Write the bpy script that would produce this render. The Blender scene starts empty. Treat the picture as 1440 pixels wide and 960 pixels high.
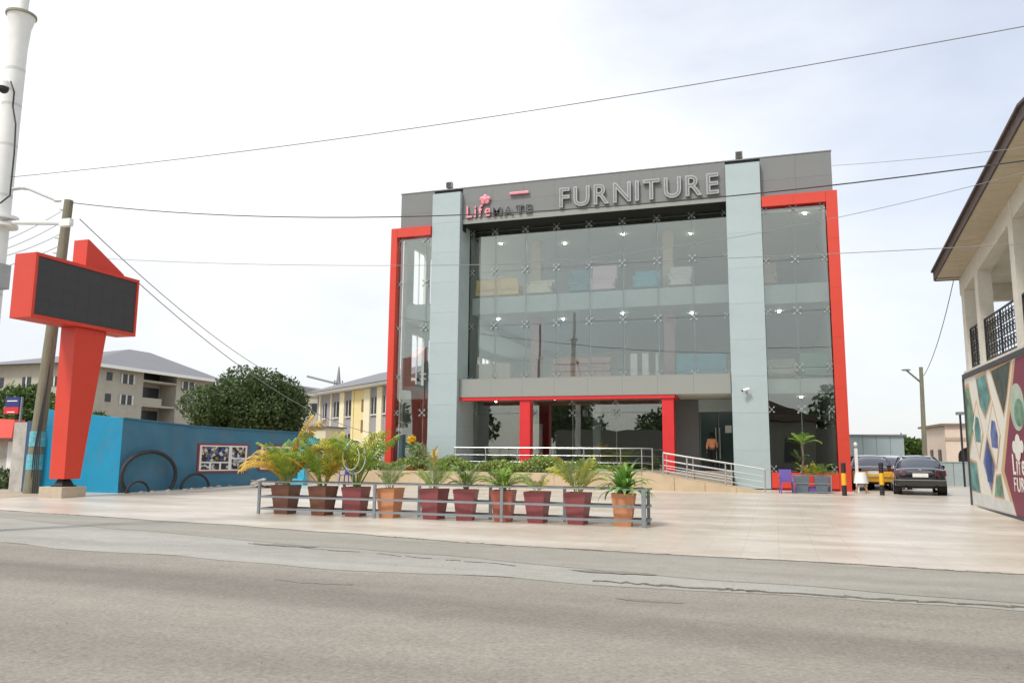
import bpy, bmesh, math, random
import numpy as np
from mathutils import Vector, Matrix, Euler
from math import sin, cos, pi, radians, sqrt
random.seed(7); RNG = np.random.default_rng(7)
SC = bpy.context.scene; COL = SC.collection

# ------------------------------------------------------------------ camera
F_PX, PITCH, ROLL, YAW, H = 1120, radians(8.13), radians(0.5), radians(18.2), 1.6
_f = Vector((-sin(YAW)*cos(PITCH), cos(YAW)*cos(PITCH), sin(PITCH)))
_r0 = Vector((cos(YAW), sin(YAW), 0)); _u0 = _r0.cross(_f)
_r = _r0*cos(ROLL)+_u0*sin(ROLL); _u = -_r0*sin(ROLL)+_u0*cos(ROLL)
CAM = Vector((0, 0, H))
cd = bpy.data.cameras.new('camera'); cam = bpy.data.objects.new('camera', cd); COL.objects.link(cam)
cd.sensor_width = 36; cd.lens = 28.0; cd.clip_start = 0.1; cd.clip_end = 3000
cam.matrix_world = Matrix(((_r.x, _u.x, -_f.x, 0), (_r.y, _u.y, -_f.y, 0), (_r.z, _u.z, -_f.z, H), (0, 0, 0, 1)))
SC.camera = cam
def _ray(x, y): return _f+_r*((x-720)/F_PX)-_u*((y-480)/F_PX)
def atY(x, y, Y): d = _ray(x, y); return CAM+d*(Y/d.y)
def atX(x, y, X): d = _ray(x, y); return CAM+d*(X/d.x)

# ------------------------------------------------------------------ world, sun, exposure
W = bpy.data.worlds.new('World'); SC.world = W; W.use_nodes = True
nt = W.node_tree; nt.nodes.clear()
def N(tree, t, **k):
    n = tree.nodes.new(t)
    for a, b in k.items(): setattr(n, a, b)
    return n
SUN_AZ, SUN_EL = radians(205), radians(52)
wo = N(nt, 'ShaderNodeOutputWorld'); bg = N(nt, 'ShaderNodeBackground')
sky = N(nt, 'ShaderNodeTexSky', sky_type='NISHITA', sun_disc=False, sun_elevation=SUN_EL, sun_rotation=SUN_AZ)
skm = N(nt, 'ShaderNodeVectorMath', operation='SCALE'); skm.inputs['Scale'].default_value = 0.09
tc = N(nt, 'ShaderNodeTexCoord'); mp = N(nt, 'ShaderNodeMapping'); mp.inputs['Scale'].default_value = (1, 1, 2.6)
nz = N(nt, 'ShaderNodeTexNoise'); nz.inputs['Scale'].default_value = 1.7; nz.inputs['Detail'].default_value = 7; nz.inputs['Roughness'].default_value = .55
rp = N(nt, 'ShaderNodeMapRange'); rp.inputs[1].default_value = .3; rp.inputs[2].default_value = .62; rp.inputs[3].default_value = .62; rp.inputs[4].default_value = .99
sep = N(nt, 'ShaderNodeSeparateXYZ')
zr = N(nt, 'ShaderNodeMapRange'); zr.inputs[1].default_value = 0; zr.inputs[2].default_value = 1; zr.inputs[3].default_value = .51; zr.inputs[4].default_value = 1.0
nz2 = N(nt, 'ShaderNodeTexNoise'); nz2.inputs['Scale'].default_value = 3.1; nz2.inputs['Detail'].default_value = 8; nz2.inputs['Roughness'].default_value = .6
r2 = N(nt, 'ShaderNodeMapRange'); r2.inputs[1].default_value = .3; r2.inputs[2].default_value = .7; r2.inputs[3].default_value = .93; r2.inputs[4].default_value = 1.06
mu = N(nt, 'ShaderNodeMath', operation='MULTIPLY')
cs = N(nt, 'ShaderNodeVectorMath', operation='SCALE'); cs.inputs[0].default_value = (.985, .995, 1.02)
mx = N(nt, 'ShaderNodeMix', data_type='RGBA')
L = nt.links.new
L(sky.outputs[0], skm.inputs[0]); L(tc.outputs['Generated'], mp.inputs[0]); L(mp.outputs[0], nz.inputs[0]); L(mp.outputs[0], nz2.inputs[0])
L(nz.outputs[0], rp.inputs[0]); L(tc.outputs['Generated'], sep.inputs[0]); L(sep.outputs[2], zr.inputs[0]); L(nz2.outputs[0], r2.inputs[0])
L(zr.outputs[0], mu.inputs[0]); L(r2.outputs[0], mu.inputs[1]); L(mu.outputs[0], cs.inputs['Scale'])
dt = N(nt, 'ShaderNodeVectorMath', operation='DOT_PRODUCT'); dt.inputs[1].default_value = (.52, .56, .64)
dr = N(nt, 'ShaderNodeMapRange'); dr.inputs[1].default_value = .62; dr.inputs[2].default_value = 1.0; dr.inputs[3].default_value = 1; dr.inputs[4].default_value = .30
dm = N(nt, 'ShaderNodeMath', operation='MULTIPLY'); L(tc.outputs['Generated'], dt.inputs[0]); L(dt.outputs['Value'], dr.inputs[0]); L(dr.outputs[0], dm.inputs[0]); L(rp.outputs[0], dm.inputs[1])
L(dm.outputs[0], mx.inputs['Factor']); L(skm.outputs[0], mx.inputs['A']); L(cs.outputs[0], mx.inputs['B'])
L(mx.outputs['Result'], bg.inputs[0]); bg.inputs[1].default_value = 1.0; L(bg.outputs[0], wo.inputs[0])
sd = bpy.data.lights.new('sun', 'SUN'); sd.energy = 1.5; sd.angle = radians(10); sd.color = (1, .965, .91)
sun = bpy.data.objects.new('sun', sd); COL.objects.link(sun)
sdir = Vector((sin(SUN_AZ)*cos(SUN_EL), cos(SUN_AZ)*cos(SUN_EL), sin(SUN_EL)))
sun.rotation_euler = sdir.to_track_quat('Z', 'Y').to_euler()
SC.view_settings.view_transform = 'Standard'; SC.view_settings.look = 'None'; SC.view_settings.gamma = 1
SC.view_settings.use_curve_mapping = False; SC.view_settings.exposure = 0.85
SC.render.engine = 'CYCLES'; SC.cycles.max_bounces = 8; SC.cycles.transparent_max_bounces = 24

# ------------------------------------------------------------------ materials
MATS = {}
def mat(name, col, rough=.6, metal=0., var=.12, scale=3., bump=0., bscale=40., dirt=0., spec=.5, island=0., coords='Object', stretch=None, emit=0., coat=0.):
    if name in MATS: return MATS[name]
    m = bpy.data.materials.new(name); m.use_nodes = True; t = m.node_tree; b = t.nodes['Principled BSDF']
    b.inputs['Roughness'].default_value = rough; b.inputs['Metallic'].default_value = metal
    b.inputs['Specular IOR Level'].default_value = spec; b.inputs['Coat Weight'].default_value = coat
    c = tuple(col)+(1,)
    tcn = N(t, 'ShaderNodeTexCoord'); v = tcn.outputs[coords]
    if stretch:
        mpn = N(t, 'ShaderNodeMapping'); mpn.inputs['Scale'].default_value = stretch; t.links.new(v, mpn.inputs[0]); v = mpn.outputs[0]
    n1 = N(t, 'ShaderNodeTexNoise'); n1.inputs['Scale'].default_value = scale; n1.inputs['Detail'].default_value = 8; n1.inputs['Roughness'].default_value = .62
    t.links.new(v, n1.inputs[0])
    mr = N(t, 'ShaderNodeMapRange'); mr.inputs[1].default_value = .28; mr.inputs[2].default_value = .72; mr.inputs[3].default_value = 1-var; mr.inputs[4].default_value = 1+var
    t.links.new(n1.outputs[0], mr.inputs[0])
    vm = N(t, 'ShaderNodeVectorMath', operation='SCALE'); vm.inputs[0].default_value = c[:3]; t.links.new(mr.outputs[0], vm.inputs['Scale'])
    out = vm.outputs[0]
    if island:
        g = N(t, 'ShaderNodeNewGeometry'); m2 = N(t, 'ShaderNodeMapRange'); m2.inputs[3].default_value = 1-island; m2.inputs[4].default_value = 1+island
        t.links.new(g.outputs['Random Per Island'], m2.inputs[0])
        v2 = N(t, 'ShaderNodeVectorMath', operation='SCALE'); t.links.new(out, v2.inputs[0]); t.links.new(m2.outputs[0], v2.inputs['Scale']); out = v2.outputs[0]
    if dirt:
        n3 = N(t, 'ShaderNodeTexNoise'); n3.inputs['Scale'].default_value = .9; n3.inputs['Detail'].default_value = 10; n3.inputs['Roughness'].default_value = .75
        t.links.new(tcn.outputs['Object'], n3.inputs[0])
        m3 = N(t, 'ShaderNodeMapRange'); m3.inputs[1].default_value = .5; m3.inputs[2].default_value = .75; m3.inputs[4].default_value = dirt; t.links.new(n3.outputs[0], m3.inputs[0])
        mm = N(t, 'ShaderNodeMix', data_type='RGBA'); mm.inputs['B'].default_value = (.16, .13, .10, 1)
        t.links.new(m3.outputs[0], mm.inputs['Factor']); t.links.new(out, mm.inputs['A']); out = mm.outputs['Result']
    t.links.new(out, b.inputs['Base Color'])
    if bump:
        n2 = N(t, 'ShaderNodeTexNoise'); n2.inputs['Scale'].default_value = bscale; n2.inputs['Detail'].default_value = 5; t.links.new(tcn.outputs['Object'], n2.inputs[0])
        bp = N(t, 'ShaderNodeBump'); bp.inputs['Strength'].default_value = bump; bp.inputs['Distance'].default_value = .02
        t.links.new(n2.outputs[0], bp.inputs['Height']); t.links.new(bp.outputs[0], b.inputs['Normal'])
    if emit:
        b.inputs['Emission Color'].default_value = c; b.inputs['Emission Strength'].default_value = emit
    MATS[name] = m; return m
def leafmat(name, col, col2, isl=.35):
    if name in MATS: return MATS[name]
    m = bpy.data.materials.new(name); m.use_nodes = True; t = m.node_tree; b = t.nodes['Principled BSDF']
    b.inputs['Roughness'].default_value = .55; b.inputs['Specular IOR Level'].default_value = .3
    g = N(t, 'ShaderNodeNewGeometry'); tcn = N(t, 'ShaderNodeTexCoord'); n1 = N(t, 'ShaderNodeTexNoise'); n1.inputs['Scale'].default_value = .9
    n1.inputs['Detail'].default_value = 3
    t.links.new(tcn.outputs['Object'], n1.inputs[0])
    ad = N(t, 'ShaderNodeMath', operation='ADD'); t.links.new(g.outputs['Random Per Island'], ad.inputs[0]); t.links.new(n1.outputs[0], ad.inputs[1])
    mr = N(t, 'ShaderNodeMapRange'); mr.inputs[1].default_value = .45; mr.inputs[2].default_value = 1.5; t.links.new(ad.outputs[0], mr.inputs[0])
    mm = N(t, 'ShaderNodeMix', data_type='RGBA'); mm.inputs['A'].default_value = tuple(col)+(1,); mm.inputs['B'].default_value = tuple(col2)+(1,)
    t.links.new(mr.outputs[0], mm.inputs['Factor']); t.links.new(mm.outputs['Result'], b.inputs['Base Color'])
    tr = N(t, 'ShaderNodeBsdfTranslucent'); t.links.new(mm.outputs['Result'], tr.inputs[0]); ms = N(t, 'ShaderNodeMixShader'); ms.inputs[0].default_value = .25
    o = t.nodes['Material Output']; t.links.new(b.outputs[0], ms.inputs[1]); t.links.new(tr.outputs[0], ms.inputs[2]); t.links.new(ms.outputs[0], o.inputs[0])
    MATS[name] = m; return m
def glassmat(name, tint, refl, base=.06, gain=1.2):
    m = bpy.data.materials.new(name); m.use_nodes = True; t = m.node_tree; t.nodes.clear()
    o = N(t, 'ShaderNodeOutputMaterial'); tr = N(t, 'ShaderNodeBsdfTransparent'); gl = N(t, 'ShaderNodeBsdfGlossy'); ms = N(t, 'ShaderNodeMixShader')
    tr.inputs[0].default_value = tuple(tint)+(1,); gl.inputs[0].default_value = tuple(refl)+(1,); gl.inputs['Roughness'].default_value = .0
    fr = N(t, 'ShaderNodeFresnel'); fr.inputs[0].default_value = 1.5
    ma = N(t, 'ShaderNodeMath', operation='MULTIPLY_ADD'); ma.inputs[1].default_value = gain; ma.inputs[2].default_value = base; ma.use_clamp = True
    geo = N(t, 'ShaderNodeTexCoord'); nn = N(t, 'ShaderNodeTexNoise'); nn.inputs['Scale'].default_value = .8; nn.inputs['Detail'].default_value = 1
    bp = N(t, 'ShaderNodeBump'); bp.inputs['Strength'].default_value = .10; bp.inputs['Distance'].default_value = .02
    t.links.new(geo.outputs['Object'], nn.inputs[0]); t.links.new(nn.outputs[0], bp.inputs['Height']); t.links.new(bp.outputs[0], gl.inputs['Normal'])
    t.links.new(fr.outputs[0], ma.inputs[0]); t.links.new(ma.outputs[0], ms.inputs[0]); t.links.new(tr.outputs[0], ms.inputs[1]); t.links.new(gl.outputs[0], ms.inputs[2]); t.links.new(ms.outputs[0], o.inputs[0])
    MATS[name] = m; return m
M_pillar = mat('pale_blue_grey_cladding', (.37, .445, .448), .45, var=.08, scale=.8, dirt=.12)
M_fascia = mat('grey_cladding', (.185, .19, .185), .42, var=.06, scale=.8, dirt=.1)
M_sill = mat('grey_beige_cladding', (.27, .28, .255), .45, var=.05, scale=.8, dirt=.1)
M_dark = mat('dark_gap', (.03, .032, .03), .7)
M_red = mat('red_cladding', (.60, .05, .026), .42, var=.05, scale=.7, dirt=.04)
M_redcol = mat('red_paint', (.62, .022, .025), .45, var=.06)
M_glass = glassmat('shop_glass', (.955, .975, .965), (.95, .98, .91), .085, 1.25)
M_fin = mat('frosted_glass_edge', (.42, .50, .48), .25, var=.05)
M_chrome = mat('stainless_steel', (.60, .61, .60), .3, metal=.9, var=.05)
M_fit = mat('fitting_steel', (.42, .44, .43), .35, metal=.6, var=.05)
M_intwall = mat('interior_paint', (.62, .64, .60), .8, var=.04)
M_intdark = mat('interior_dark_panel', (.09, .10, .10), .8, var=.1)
M_ceil = mat('interior_ceiling', (.70, .71, .62), .8, var=.03)
M_slab = mat('slab_edge_paint', (.50, .60, .60), .6, var=.05)
M_floor = mat('interior_floor_tile', (.35, .34, .31), .35, var=.06)
M_cream = mat('cream_paint', (.62, .52, .30), .6)
M_pinkcol = mat('pink_paint', (.45, .24, .26), .6)
M_tan = mat('travertine_tile', (.52, .40, .26), .45, var=.10, scale=2.2, dirt=.18)
M_white = mat('white_paint', (.78, .78, .75), .5, var=.05, dirt=.06)
M_galv = mat('grey_painted_steel', (.20, .225, .235), .5, var=.1, scale=6, dirt=.15)
M_wire = mat('black_cable', (.035, .035, .035), .6)
M_wirel = mat('grey_cable', (.22, .22, .22), .6)
M_led = mat('led_screen_face', (.042, .042, .044), .55, var=.05)
M_black = mat('black_plastic', (.02, .02, .022), .5)
M_rubber = mat('black_rubber', (.03, .03, .032), .7, dirt=.3)
M_soil = mat('potting_soil', (.08, .055, .035), .95, bump=.6)
M_bark = mat('bark', (.17, .13, .09), .9, var=.3, scale=9, bump=.8)
M_wood = mat('weathered_wood_pole', (.20, .19, .13), .85, var=.3, scale=4, stretch=(6, 6, .5), bump=.5)

# ------------------------------------------------------------------ helpers
def tag(o, label=None, cat=None, group=None, kind=None):
    if label: o['label'] = label
    if cat: o['category'] = cat
    if group: o['group'] = group
    if kind: o['kind'] = kind
    return o
def empty(name, loc, label, cat, group=None, rz=0):
    o = bpy.data.objects.new(name, None); COL.objects.link(o); o.location = loc; o.rotation_euler = (0, 0, rz); o.empty_display_size = .3
    return tag(o, label, cat, group)
def worigin(p):
    v = Vector((0, 0, 0))
    while p: v += Vector(p.location); p = p.parent
    return v
def link(name, me, m=None, parent=None, loc=None, rot=None, scl=None):
    o = bpy.data.objects.new(name, me); COL.objects.link(o)
    if m is not None and len(me.materials) == 0: me.materials.append(m)
    if parent: o.parent = parent
    if loc is not None: o.location = loc
    if rot is not None: o.rotation_euler = rot
    if scl is not None: o.scale = scl
    return o
class MB:
    def __init__(s): s.v = []; s.f = []; s.sm = False
    def add(s, vs, fs):
        n = len(s.v); s.v += [tuple(v) for v in vs]; s.f += [tuple(i+n for i in f) for f in fs]; return s
    def box(s, x0, x1, y0, y1, z0, z1):
        return s.add([(x0, y0, z0), (x1, y0, z0), (x1, y1, z0), (x0, y1, z0), (x0, y0, z1), (x1, y0, z1), (x1, y1, z1), (x0, y1, z1)],
                     [(0, 3, 2, 1), (4, 5, 6, 7), (0, 1, 5, 4), (1, 2, 6, 5), (2, 3, 7, 6), (3, 0, 4, 7)])
    def hull8(s, b, t):
        return s.add(list(b)+list(t), [(0, 3, 2, 1), (4, 5, 6, 7), (0, 1, 5, 4), (1, 2, 6, 5), (2, 3, 7, 6), (3, 0, 4, 7)])
    def bar(s, a, b, w, h=None, up=(0, 0, 1)):
        a = Vector(a); b = Vector(b); d = (b-a).normalized(); h = h or w
        u = Vector(up)
        if abs(d.dot(u)) > .95: u = Vector((0, 1, 0))
        x = d.cross(u).normalized(); y = x.cross(d)
        q = [(-1, -1), (1, -1), (1, 1), (-1, 1)]
        return s.hull8([a+x*(i*w/2)+y*(j*h/2) for i, j in q], [b+x*(i*w/2)+y*(j*h/2) for i, j in q])
    def tube(s, pts, r, n=8, caps=True):
        pts = [Vector(p) for p in pts]; rs = r if isinstance(r, (list, tuple)) else [r]*len(pts)
        rings = []; px = None
        for i, p in enumerate(pts):
            d = (pts[min(i+1, len(pts)-1)]-pts[max(i-1, 0)]).normalized()
            if px is None: px = d.cross(Vector((0, 0, 1)) if abs(d.z) < .9 else Vector((0, 1, 0))).normalized()
            px = (px-d*px.dot(d)).normalized(); py = d.cross(px)
            rings.append([p+(px*cos(2*pi*k/n)+py*sin(2*pi*k/n))*rs[i] for k in range(n)])
        vs = [v for q in rings for v in q]; fs = []
        for i in range(len(pts)-1):
            for k in range(n): fs.append((i*n+k, i*n+(k+1) % n, (i+1)*n+(k+1) % n, (i+1)*n+k))
        if caps: fs.append(tuple(range(n-1, -1, -1))); fs.append(tuple((len(pts)-1)*n+k for k in range(n)))
        s.sm = n > 5
        return s.add(vs, fs)
    def cyl(s, c, r0, r1, z0, z1, n=16):
        return s.tube([(c[0], c[1], z0), (c[0], c[1], z1)], [r0, r1], n)
    def poly(s, pts, d):  # prism: polygon extruded by vector d
        n = len(pts); d = Vector(d); a = [Vector(p) for p in pts]
        return s.add(a+[p+d for p in a], [tuple(range(n))[::-1], tuple(range(n, 2*n))]+[(i, (i+1) % n, n+(i+1) % n, n+i) for i in range(n)])
    def sphere(s, c, rx, ry, rz, n=12, m=8):
        vs = [(c[0], c[1], c[2]-rz)]; fs = []
        for j in range(1, m):
            t = pi*j/m
            for k in range(n): a = 2*pi*k/n; vs.append((c[0]+rx*sin(t)*cos(a), c[1]+ry*sin(t)*sin(a), c[2]-rz*cos(t)))
        vs.append((c[0], c[1], c[2]+rz)); e = len(vs)-1
        for k in range(n): fs.append((0, 1+(k+1) % n, 1+k)); fs.append((e, 1+(m-2)*n+k, 1+(m-2)*n+(k+1) % n))
        for j in range(m-2):
            for k in range(n): fs.append((1+j*n+k, 1+j*n+(k+1) % n, 1+(j+1)*n+(k+1) % n, 1+(j+1)*n+k))
        s.sm = True
        return s.add(vs, fs)
    def mesh(s, name, off=None, bevel=0, smooth=None):
        me = bpy.data.meshes.new(name)
        vs = s.v if off is None else [(v[0]-off.x, v[1]-off.y, v[2]-off.z) for v in s.v]
        me.from_pydata(vs, [], s.f); me.validate()
        bm = bmesh.new(); bm.from_mesh(me); bmesh.ops.recalc_face_normals(bm, faces=bm.faces)
        if bevel: bmesh.ops.bevel(bm, geom=list(bm.edges), offset=bevel, segments=2, affect='EDGES', profile=.5, clamp_overlap=True)
        if smooth if smooth is not None else s.sm:
            for f in bm.faces: f.smooth = True
            for e in bm.edges:
                if len(e.link_faces) == 2 and e.calc_face_angle(0) > .7: e.smooth = False
        bm.to_mesh(me); bm.free(); return me
    def build(s, name, m, parent=None, label=None, cat=None, group=None, kind=None, local=False, bevel=0):
        off = None if (local or parent is None) else worigin(parent)
        o = link(name, s.mesh(name, off, bevel), m, parent)
        return tag(o, label, cat, group, kind)
def B(name, m, parent, x0, x1, y0, y1, z0, z1, **k):
    return MB().box(x0, x1, y0, y1, z0, z1).build(name, m, parent, **k)
def gz(y): return .25*min(max((y-18)/16, 0), 1)
def on(x, y): return Vector((x, y, gz(y)))
def copy_tree(o, parent=None):
    c = o.copy(); COL.objects.link(c); c.parent = parent
    for ch in o.children: copy_tree(ch, c)
    return c
def glyph(ch, size=1., extrude=.06, offset=0., bevel=0.):
    cu = bpy.data.curves.new('glyph', 'FONT'); cu.body = ch; cu.size = size; cu.extrude = extrude; cu.offset = offset; cu.resolution_u = 4
    cu.bevel_depth = bevel
    o = bpy.data.objects.new('glyph', cu); COL.objects.link(o); dg = bpy.context.evaluated_depsgraph_get()
    me = bpy.data.meshes.new_from_object(o.evaluated_get(dg)); bpy.data.objects.remove(o); bpy.data.curves.remove(cu); return me
def write(text, x0, x1, h, frame, parent, m, name='letter', ext=.06, off=0., m2=None, off2=0., gap=.18):
    """letters fitted in the run x0..x1 on frame(u, v, w): u along, v up, w outwards"""
    gs = []; tot = 0
    for ch in text:
        if ch == ' ': gs.append((None, .45)); tot += .45; continue
        me = glyph(ch, 1, .5, off); xs = [v.co.x for v in me.vertices]; w = max(xs)-min(xs); gs.append((me, w, min(xs), ch)); tot += w+gap
    tot -= gap; sx = (x1-x0)/tot; u = 0; sy = h/.69
    for g in gs:
        if g[0] is None: u += .45; continue
        me, w, mn, ch = g
        for k, mt in ((0, m), (1, m2)):
            if mt is None: continue
            mm = me if k == 0 else glyph(ch, 1, .5, off2)
            sgn = None
            org = worigin(parent) if parent else Vector((0, 0, 0))
            for v in mm.vertices:
                q = frame(x0+sx*(u+v.co.x-mn), v.co.y*sy, (v.co.z+.5)*ext+(.006 if k else 0)); v.co = q-org
            mm.update()
            if len(mm.materials): mm.materials.clear()
            if k == 0: lo = link(name, mm, mt, parent)
            else: link('letter_face', mm, mt, lo)
        u += w+gap

# ------------------------------------------------------------------ ground, road, forecourt
def sheet(name, rows, m, kind='structure', sub=1):
    """rows: list of equally long point lists"""
    vs = [p for r in rows for p in r]; n = len(rows[0]); fs = [(i*n+j, i*n+j+1, (i+1)*n+j+1, (i+1)*n+j) for i in range(len(rows)-1) for j in range(n-1)]
    me = bpy.data.meshes.new(name); me.from_pydata([tuple(v) for v in vs], [], fs); me.update(); return tag(link(name, me, m), kind=kind)
def ground_mat(name, c1, c2, c3, streak=(.25, 1.6, 1), sc=.5, fine=60, rough=.85, bump=.25, blotch=.5, tile=None, spec=.3, track=False):
    m = bpy.data.materials.new(name); m.use_nodes = True; t = m.node_tree; b = t.nodes['Principled BSDF']; b.inputs['Roughness'].default_value = rough
    b.inputs['Specular IOR Level'].default_value = spec
    tcn = N(t, 'ShaderNodeTexCoord'); mpn = N(t, 'ShaderNodeMapping'); mpn.inputs['Scale'].default_value = streak; mpn.inputs['Rotation'].default_value = (0, 0, radians(6))
    t.links.new(tcn.outputs['Object'], mpn.inputs[0])
    a = N(t, 'ShaderNodeTexNoise'); a.inputs['Scale'].default_value = sc; a.inputs['Detail'].default_value = 9; a.inputs['Roughness'].default_value = .6; t.links.new(mpn.outputs[0], a.inputs[0])
    cr = N(t, 'ShaderNodeValToRGB'); cr.color_ramp.elements[0].position = .33; cr.color_ramp.elements[0].color = tuple(c1)+(1,)
    cr.color_ramp.elements[1].position = .68; cr.color_ramp.elements[1].color = tuple(c3)+(1,); e = cr.color_ramp.elements.new(.5); e.color = tuple(c2)+(1,)
    t.links.new(a.outputs[0], cr.inputs[0])
    f = N(t, 'ShaderNodeTexNoise'); f.inputs['Scale'].default_value = fine; f.inputs['Detail'].default_value = 7; f.inputs['Roughness'].default_value = .75; t.links.new(tcn.outputs['Object'], f.inputs[0])
    mr = N(t, 'ShaderNodeMapRange'); mr.inputs[1].default_value = .3; mr.inputs[2].default_value = .7; mr.inputs[3].default_value = 1-blotch*.5; mr.inputs[4].default_value = 1+blotch*.5; t.links.new(f.outputs[0], mr.inputs[0])
    f2 = N(t, 'ShaderNodeTexNoise'); f2.inputs['Scale'].default_value = 2.3; f2.inputs['Detail'].default_value = 10; f2.inputs['Roughness'].default_value = .8; t.links.new(tcn.outputs['Object'], f2.inputs[0])
    mr2 = N(t, 'ShaderNodeMapRange'); mr2.inputs[1].default_value = .3; mr2.inputs[2].default_value = .7; mr2.inputs[3].default_value = .88; mr2.inputs[4].default_value = 1.1; t.links.new(f2.outputs[0], mr2.inputs[0])
    mm = N(t, 'ShaderNodeMath', operation='MULTIPLY'); t.links.new(mr.outputs[0], mm.inputs[0]); t.links.new(mr2.outputs[0], mm.inputs[1])
    vm = N(t, 'ShaderNodeVectorMath', operation='SCALE'); t.links.new(cr.outputs[0], vm.inputs[0]); t.links.new(mm.outputs[0], vm.inputs['Scale']); out = vm.outputs[0]
    if track:
        sp_ = N(t, 'ShaderNodeSeparateXYZ'); t.links.new(tcn.outputs['Object'], sp_.inputs[0])
        k1 = N(t, 'ShaderNodeMath', operation='MULTIPLY_ADD'); k1.inputs[1].default_value = .072; t.links.new(sp_.outputs[0], k1.inputs[0]); t.links.new(sp_.outputs[1], k1.inputs[2])
        k2 = N(t, 'ShaderNodeMath', operation='MULTIPLY_ADD'); k2.inputs[1].default_value = .5; t.links.new(a.outputs[0], k2.inputs[0]); t.links.new(k1.outputs[0], k2.inputs[2])
        tr_ = N(t, 'ShaderNodeValToRGB'); t.links.new(N(t, 'ShaderNodeMath', operation='DIVIDE').outputs[0], tr_.inputs[0]); dv = tr_.inputs[0].links[0].from_node; t.links.new(k2.outputs[0], dv.inputs[0]); dv.inputs[1].default_value = 14
        el = tr_.color_ramp.elements; el[0].position = .0; el[0].color = (1, 1, 1, 1); el[1].position = 1; el[1].color = (.97, .98, 1, 1)
        for p_, v_ in ((.30, .99), (.37, .90), (.44, .96), (.525, 1.0), (.555, .78), (.60, .74), (.635, .90), (.70, .95), (.74, .99)): e_ = el.new(p_); e_.color = (v_, v_*1.0, v_*1.01, 1)
        v4 = N(t, 'ShaderNodeVectorMath', operation='MULTIPLY'); t.links.new(out, v4.inputs[0]); t.links.new(tr_.outputs[0], v4.inputs[1]); out = v4.outputs[0]
    if tile:
        br = N(t, 'ShaderNodeTexBrick'); br.offset = 0; br.inputs['Scale'].default_value = 1; br.inputs['Brick Width'].default_value = tile; br.inputs['Row Height'].default_value = tile
        br.inputs['Mortar Size'].default_value = .006; br.inputs['Color1'].default_value = (1.03, 1.02, 1.01, 1); br.inputs['Color2'].default_value = (.965, .96, .955, 1); br.inputs['Mortar'].default_value = (.84, .81, .77, 1)
        t.links.new(tcn.outputs['Object'], br.inputs[0]); v3 = N(t, 'ShaderNodeVectorMath', operation='MULTIPLY'); t.links.new(out, v3.inputs[0]); t.links.new(br.outputs[0], v3.inputs[1]); out = v3.outputs[0]
    t.links.new(out, b.inputs['Base Color'])
    bp = N(t, 'ShaderNodeBump'); bp.inputs['Strength'].default_value = bump; bp.inputs['Distance'].default_value = .01; t.links.new(f.outputs[0], bp.inputs['Height']); t.links.new(bp.outputs[0], b.inputs['Normal'])
    MATS[name] = m; return m
G_earth = ground_mat('dusty_earth', (.30, .24, .17), (.36, .30, .22), (.42, .36, .28), (1, 1, 1), .4, 30)
G_asph = ground_mat('worn_asphalt', (.235, .215, .178), (.262, .240, .200), (.292, .268, .222), (.10, .9, 1), .9, 22, .95, .9, .62, track=True)
G_conc = ground_mat('dusty_shoulder_concrete', (.265, .255, .222), (.31, .30, .265), (.35, .34, .30), (.2, 1.2, 1), .9, 24, .9, .6, .4)
G_concd = ground_mat('grey_gutter_concrete', (.245, .232, .196), (.275, .26, .222), (.305, .29, .248), (.2, 1.2, 1), .9, 24, .9, .6, .42)
G_pave = ground_mat('polished_stone_paving', (.42, .36, .29), (.50, .445, .37), (.60, .56, .49), (.45, 1.3, 1), .6, 25, .37, .08, .10, tile=.6, spec=.5)
ys = [-600, -60, -8, 18, 22, 26, 30, 34, 60, 200, 900]
sheet('ground', [[(x, y, gz(y)-.012) for x in (-900, -60, -24, 12, 60, 900)] for y in ys], G_earth)
def wob(x, s, a): return a*(sin(x*1.7*s+s)+.6*sin(x*4.3*s+2*s)+.35*sin(x*9.1+s*5))
def interp(tbl, x):
    if x <= tbl[0][0]: return tbl[0][1]+(x-tbl[0][0])*-.03
    for (a, b), (c, d) in zip(tbl, tbl[1:]):
        if x <= c: return b+(d-b)*(x-a)/(c-a)
    return tbl[-1][1]
E1 = [(-60, 20), (-20.2, 16.7), (-11.1, 15.25), (-4.4, 13.85), (1, 13.5), (3.2, 13.25), (40, 12.9)]
E2 = [(-60, 17.5), (-17.8, 14.8), (-9.9, 12.97), (-4.1, 11.9), (-1.2, 11.2), (2.5, 10.6), (40, 10.4)]
E3 = [(-60, 12.6), (-13, 10.9), (-5.7, 10.25), (-2.5, 10.35), (-1.1, 10.25), (2.5, 10.2), (40, 10.2)]
xs = [-300, -100]+[-60+.5*i for i in range(201)]+[100, 300]
sheet('road', [[(x, -9, -.006) for x in xs], [(x, interp(E3, x)+wob(x, .8, .06), -.006) for x in xs]], G_asph)
sheet('shoulder', [[(x, interp(E3, x)-.05+wob(x, .8, .09)+.05*sin(x*23), -.002) for x in xs], [(x, interp(E2, x)+.1, -.002) for x in xs]], G_conc)
sheet('gutter', [[(x, interp(E2, x)+wob(x, .6, .06), .002) for x in xs], [(x, interp(E1, x)+.15, .002) for x in xs]], G_concd)
fx = [-24.5+.5*i for i in range(88)]
rows = [[(x, interp(E1, x)+wob(x, .9, .05), .010) for x in fx]]
for y in (18, 20, 22, 26, 30, 34, 70): rows.append([(x, y if y > 18 else max(18, interp(E1, x)+.3), gz(y)+.012) for x in fx])
sheet('forecourt_paving', rows, G_pave)
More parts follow.
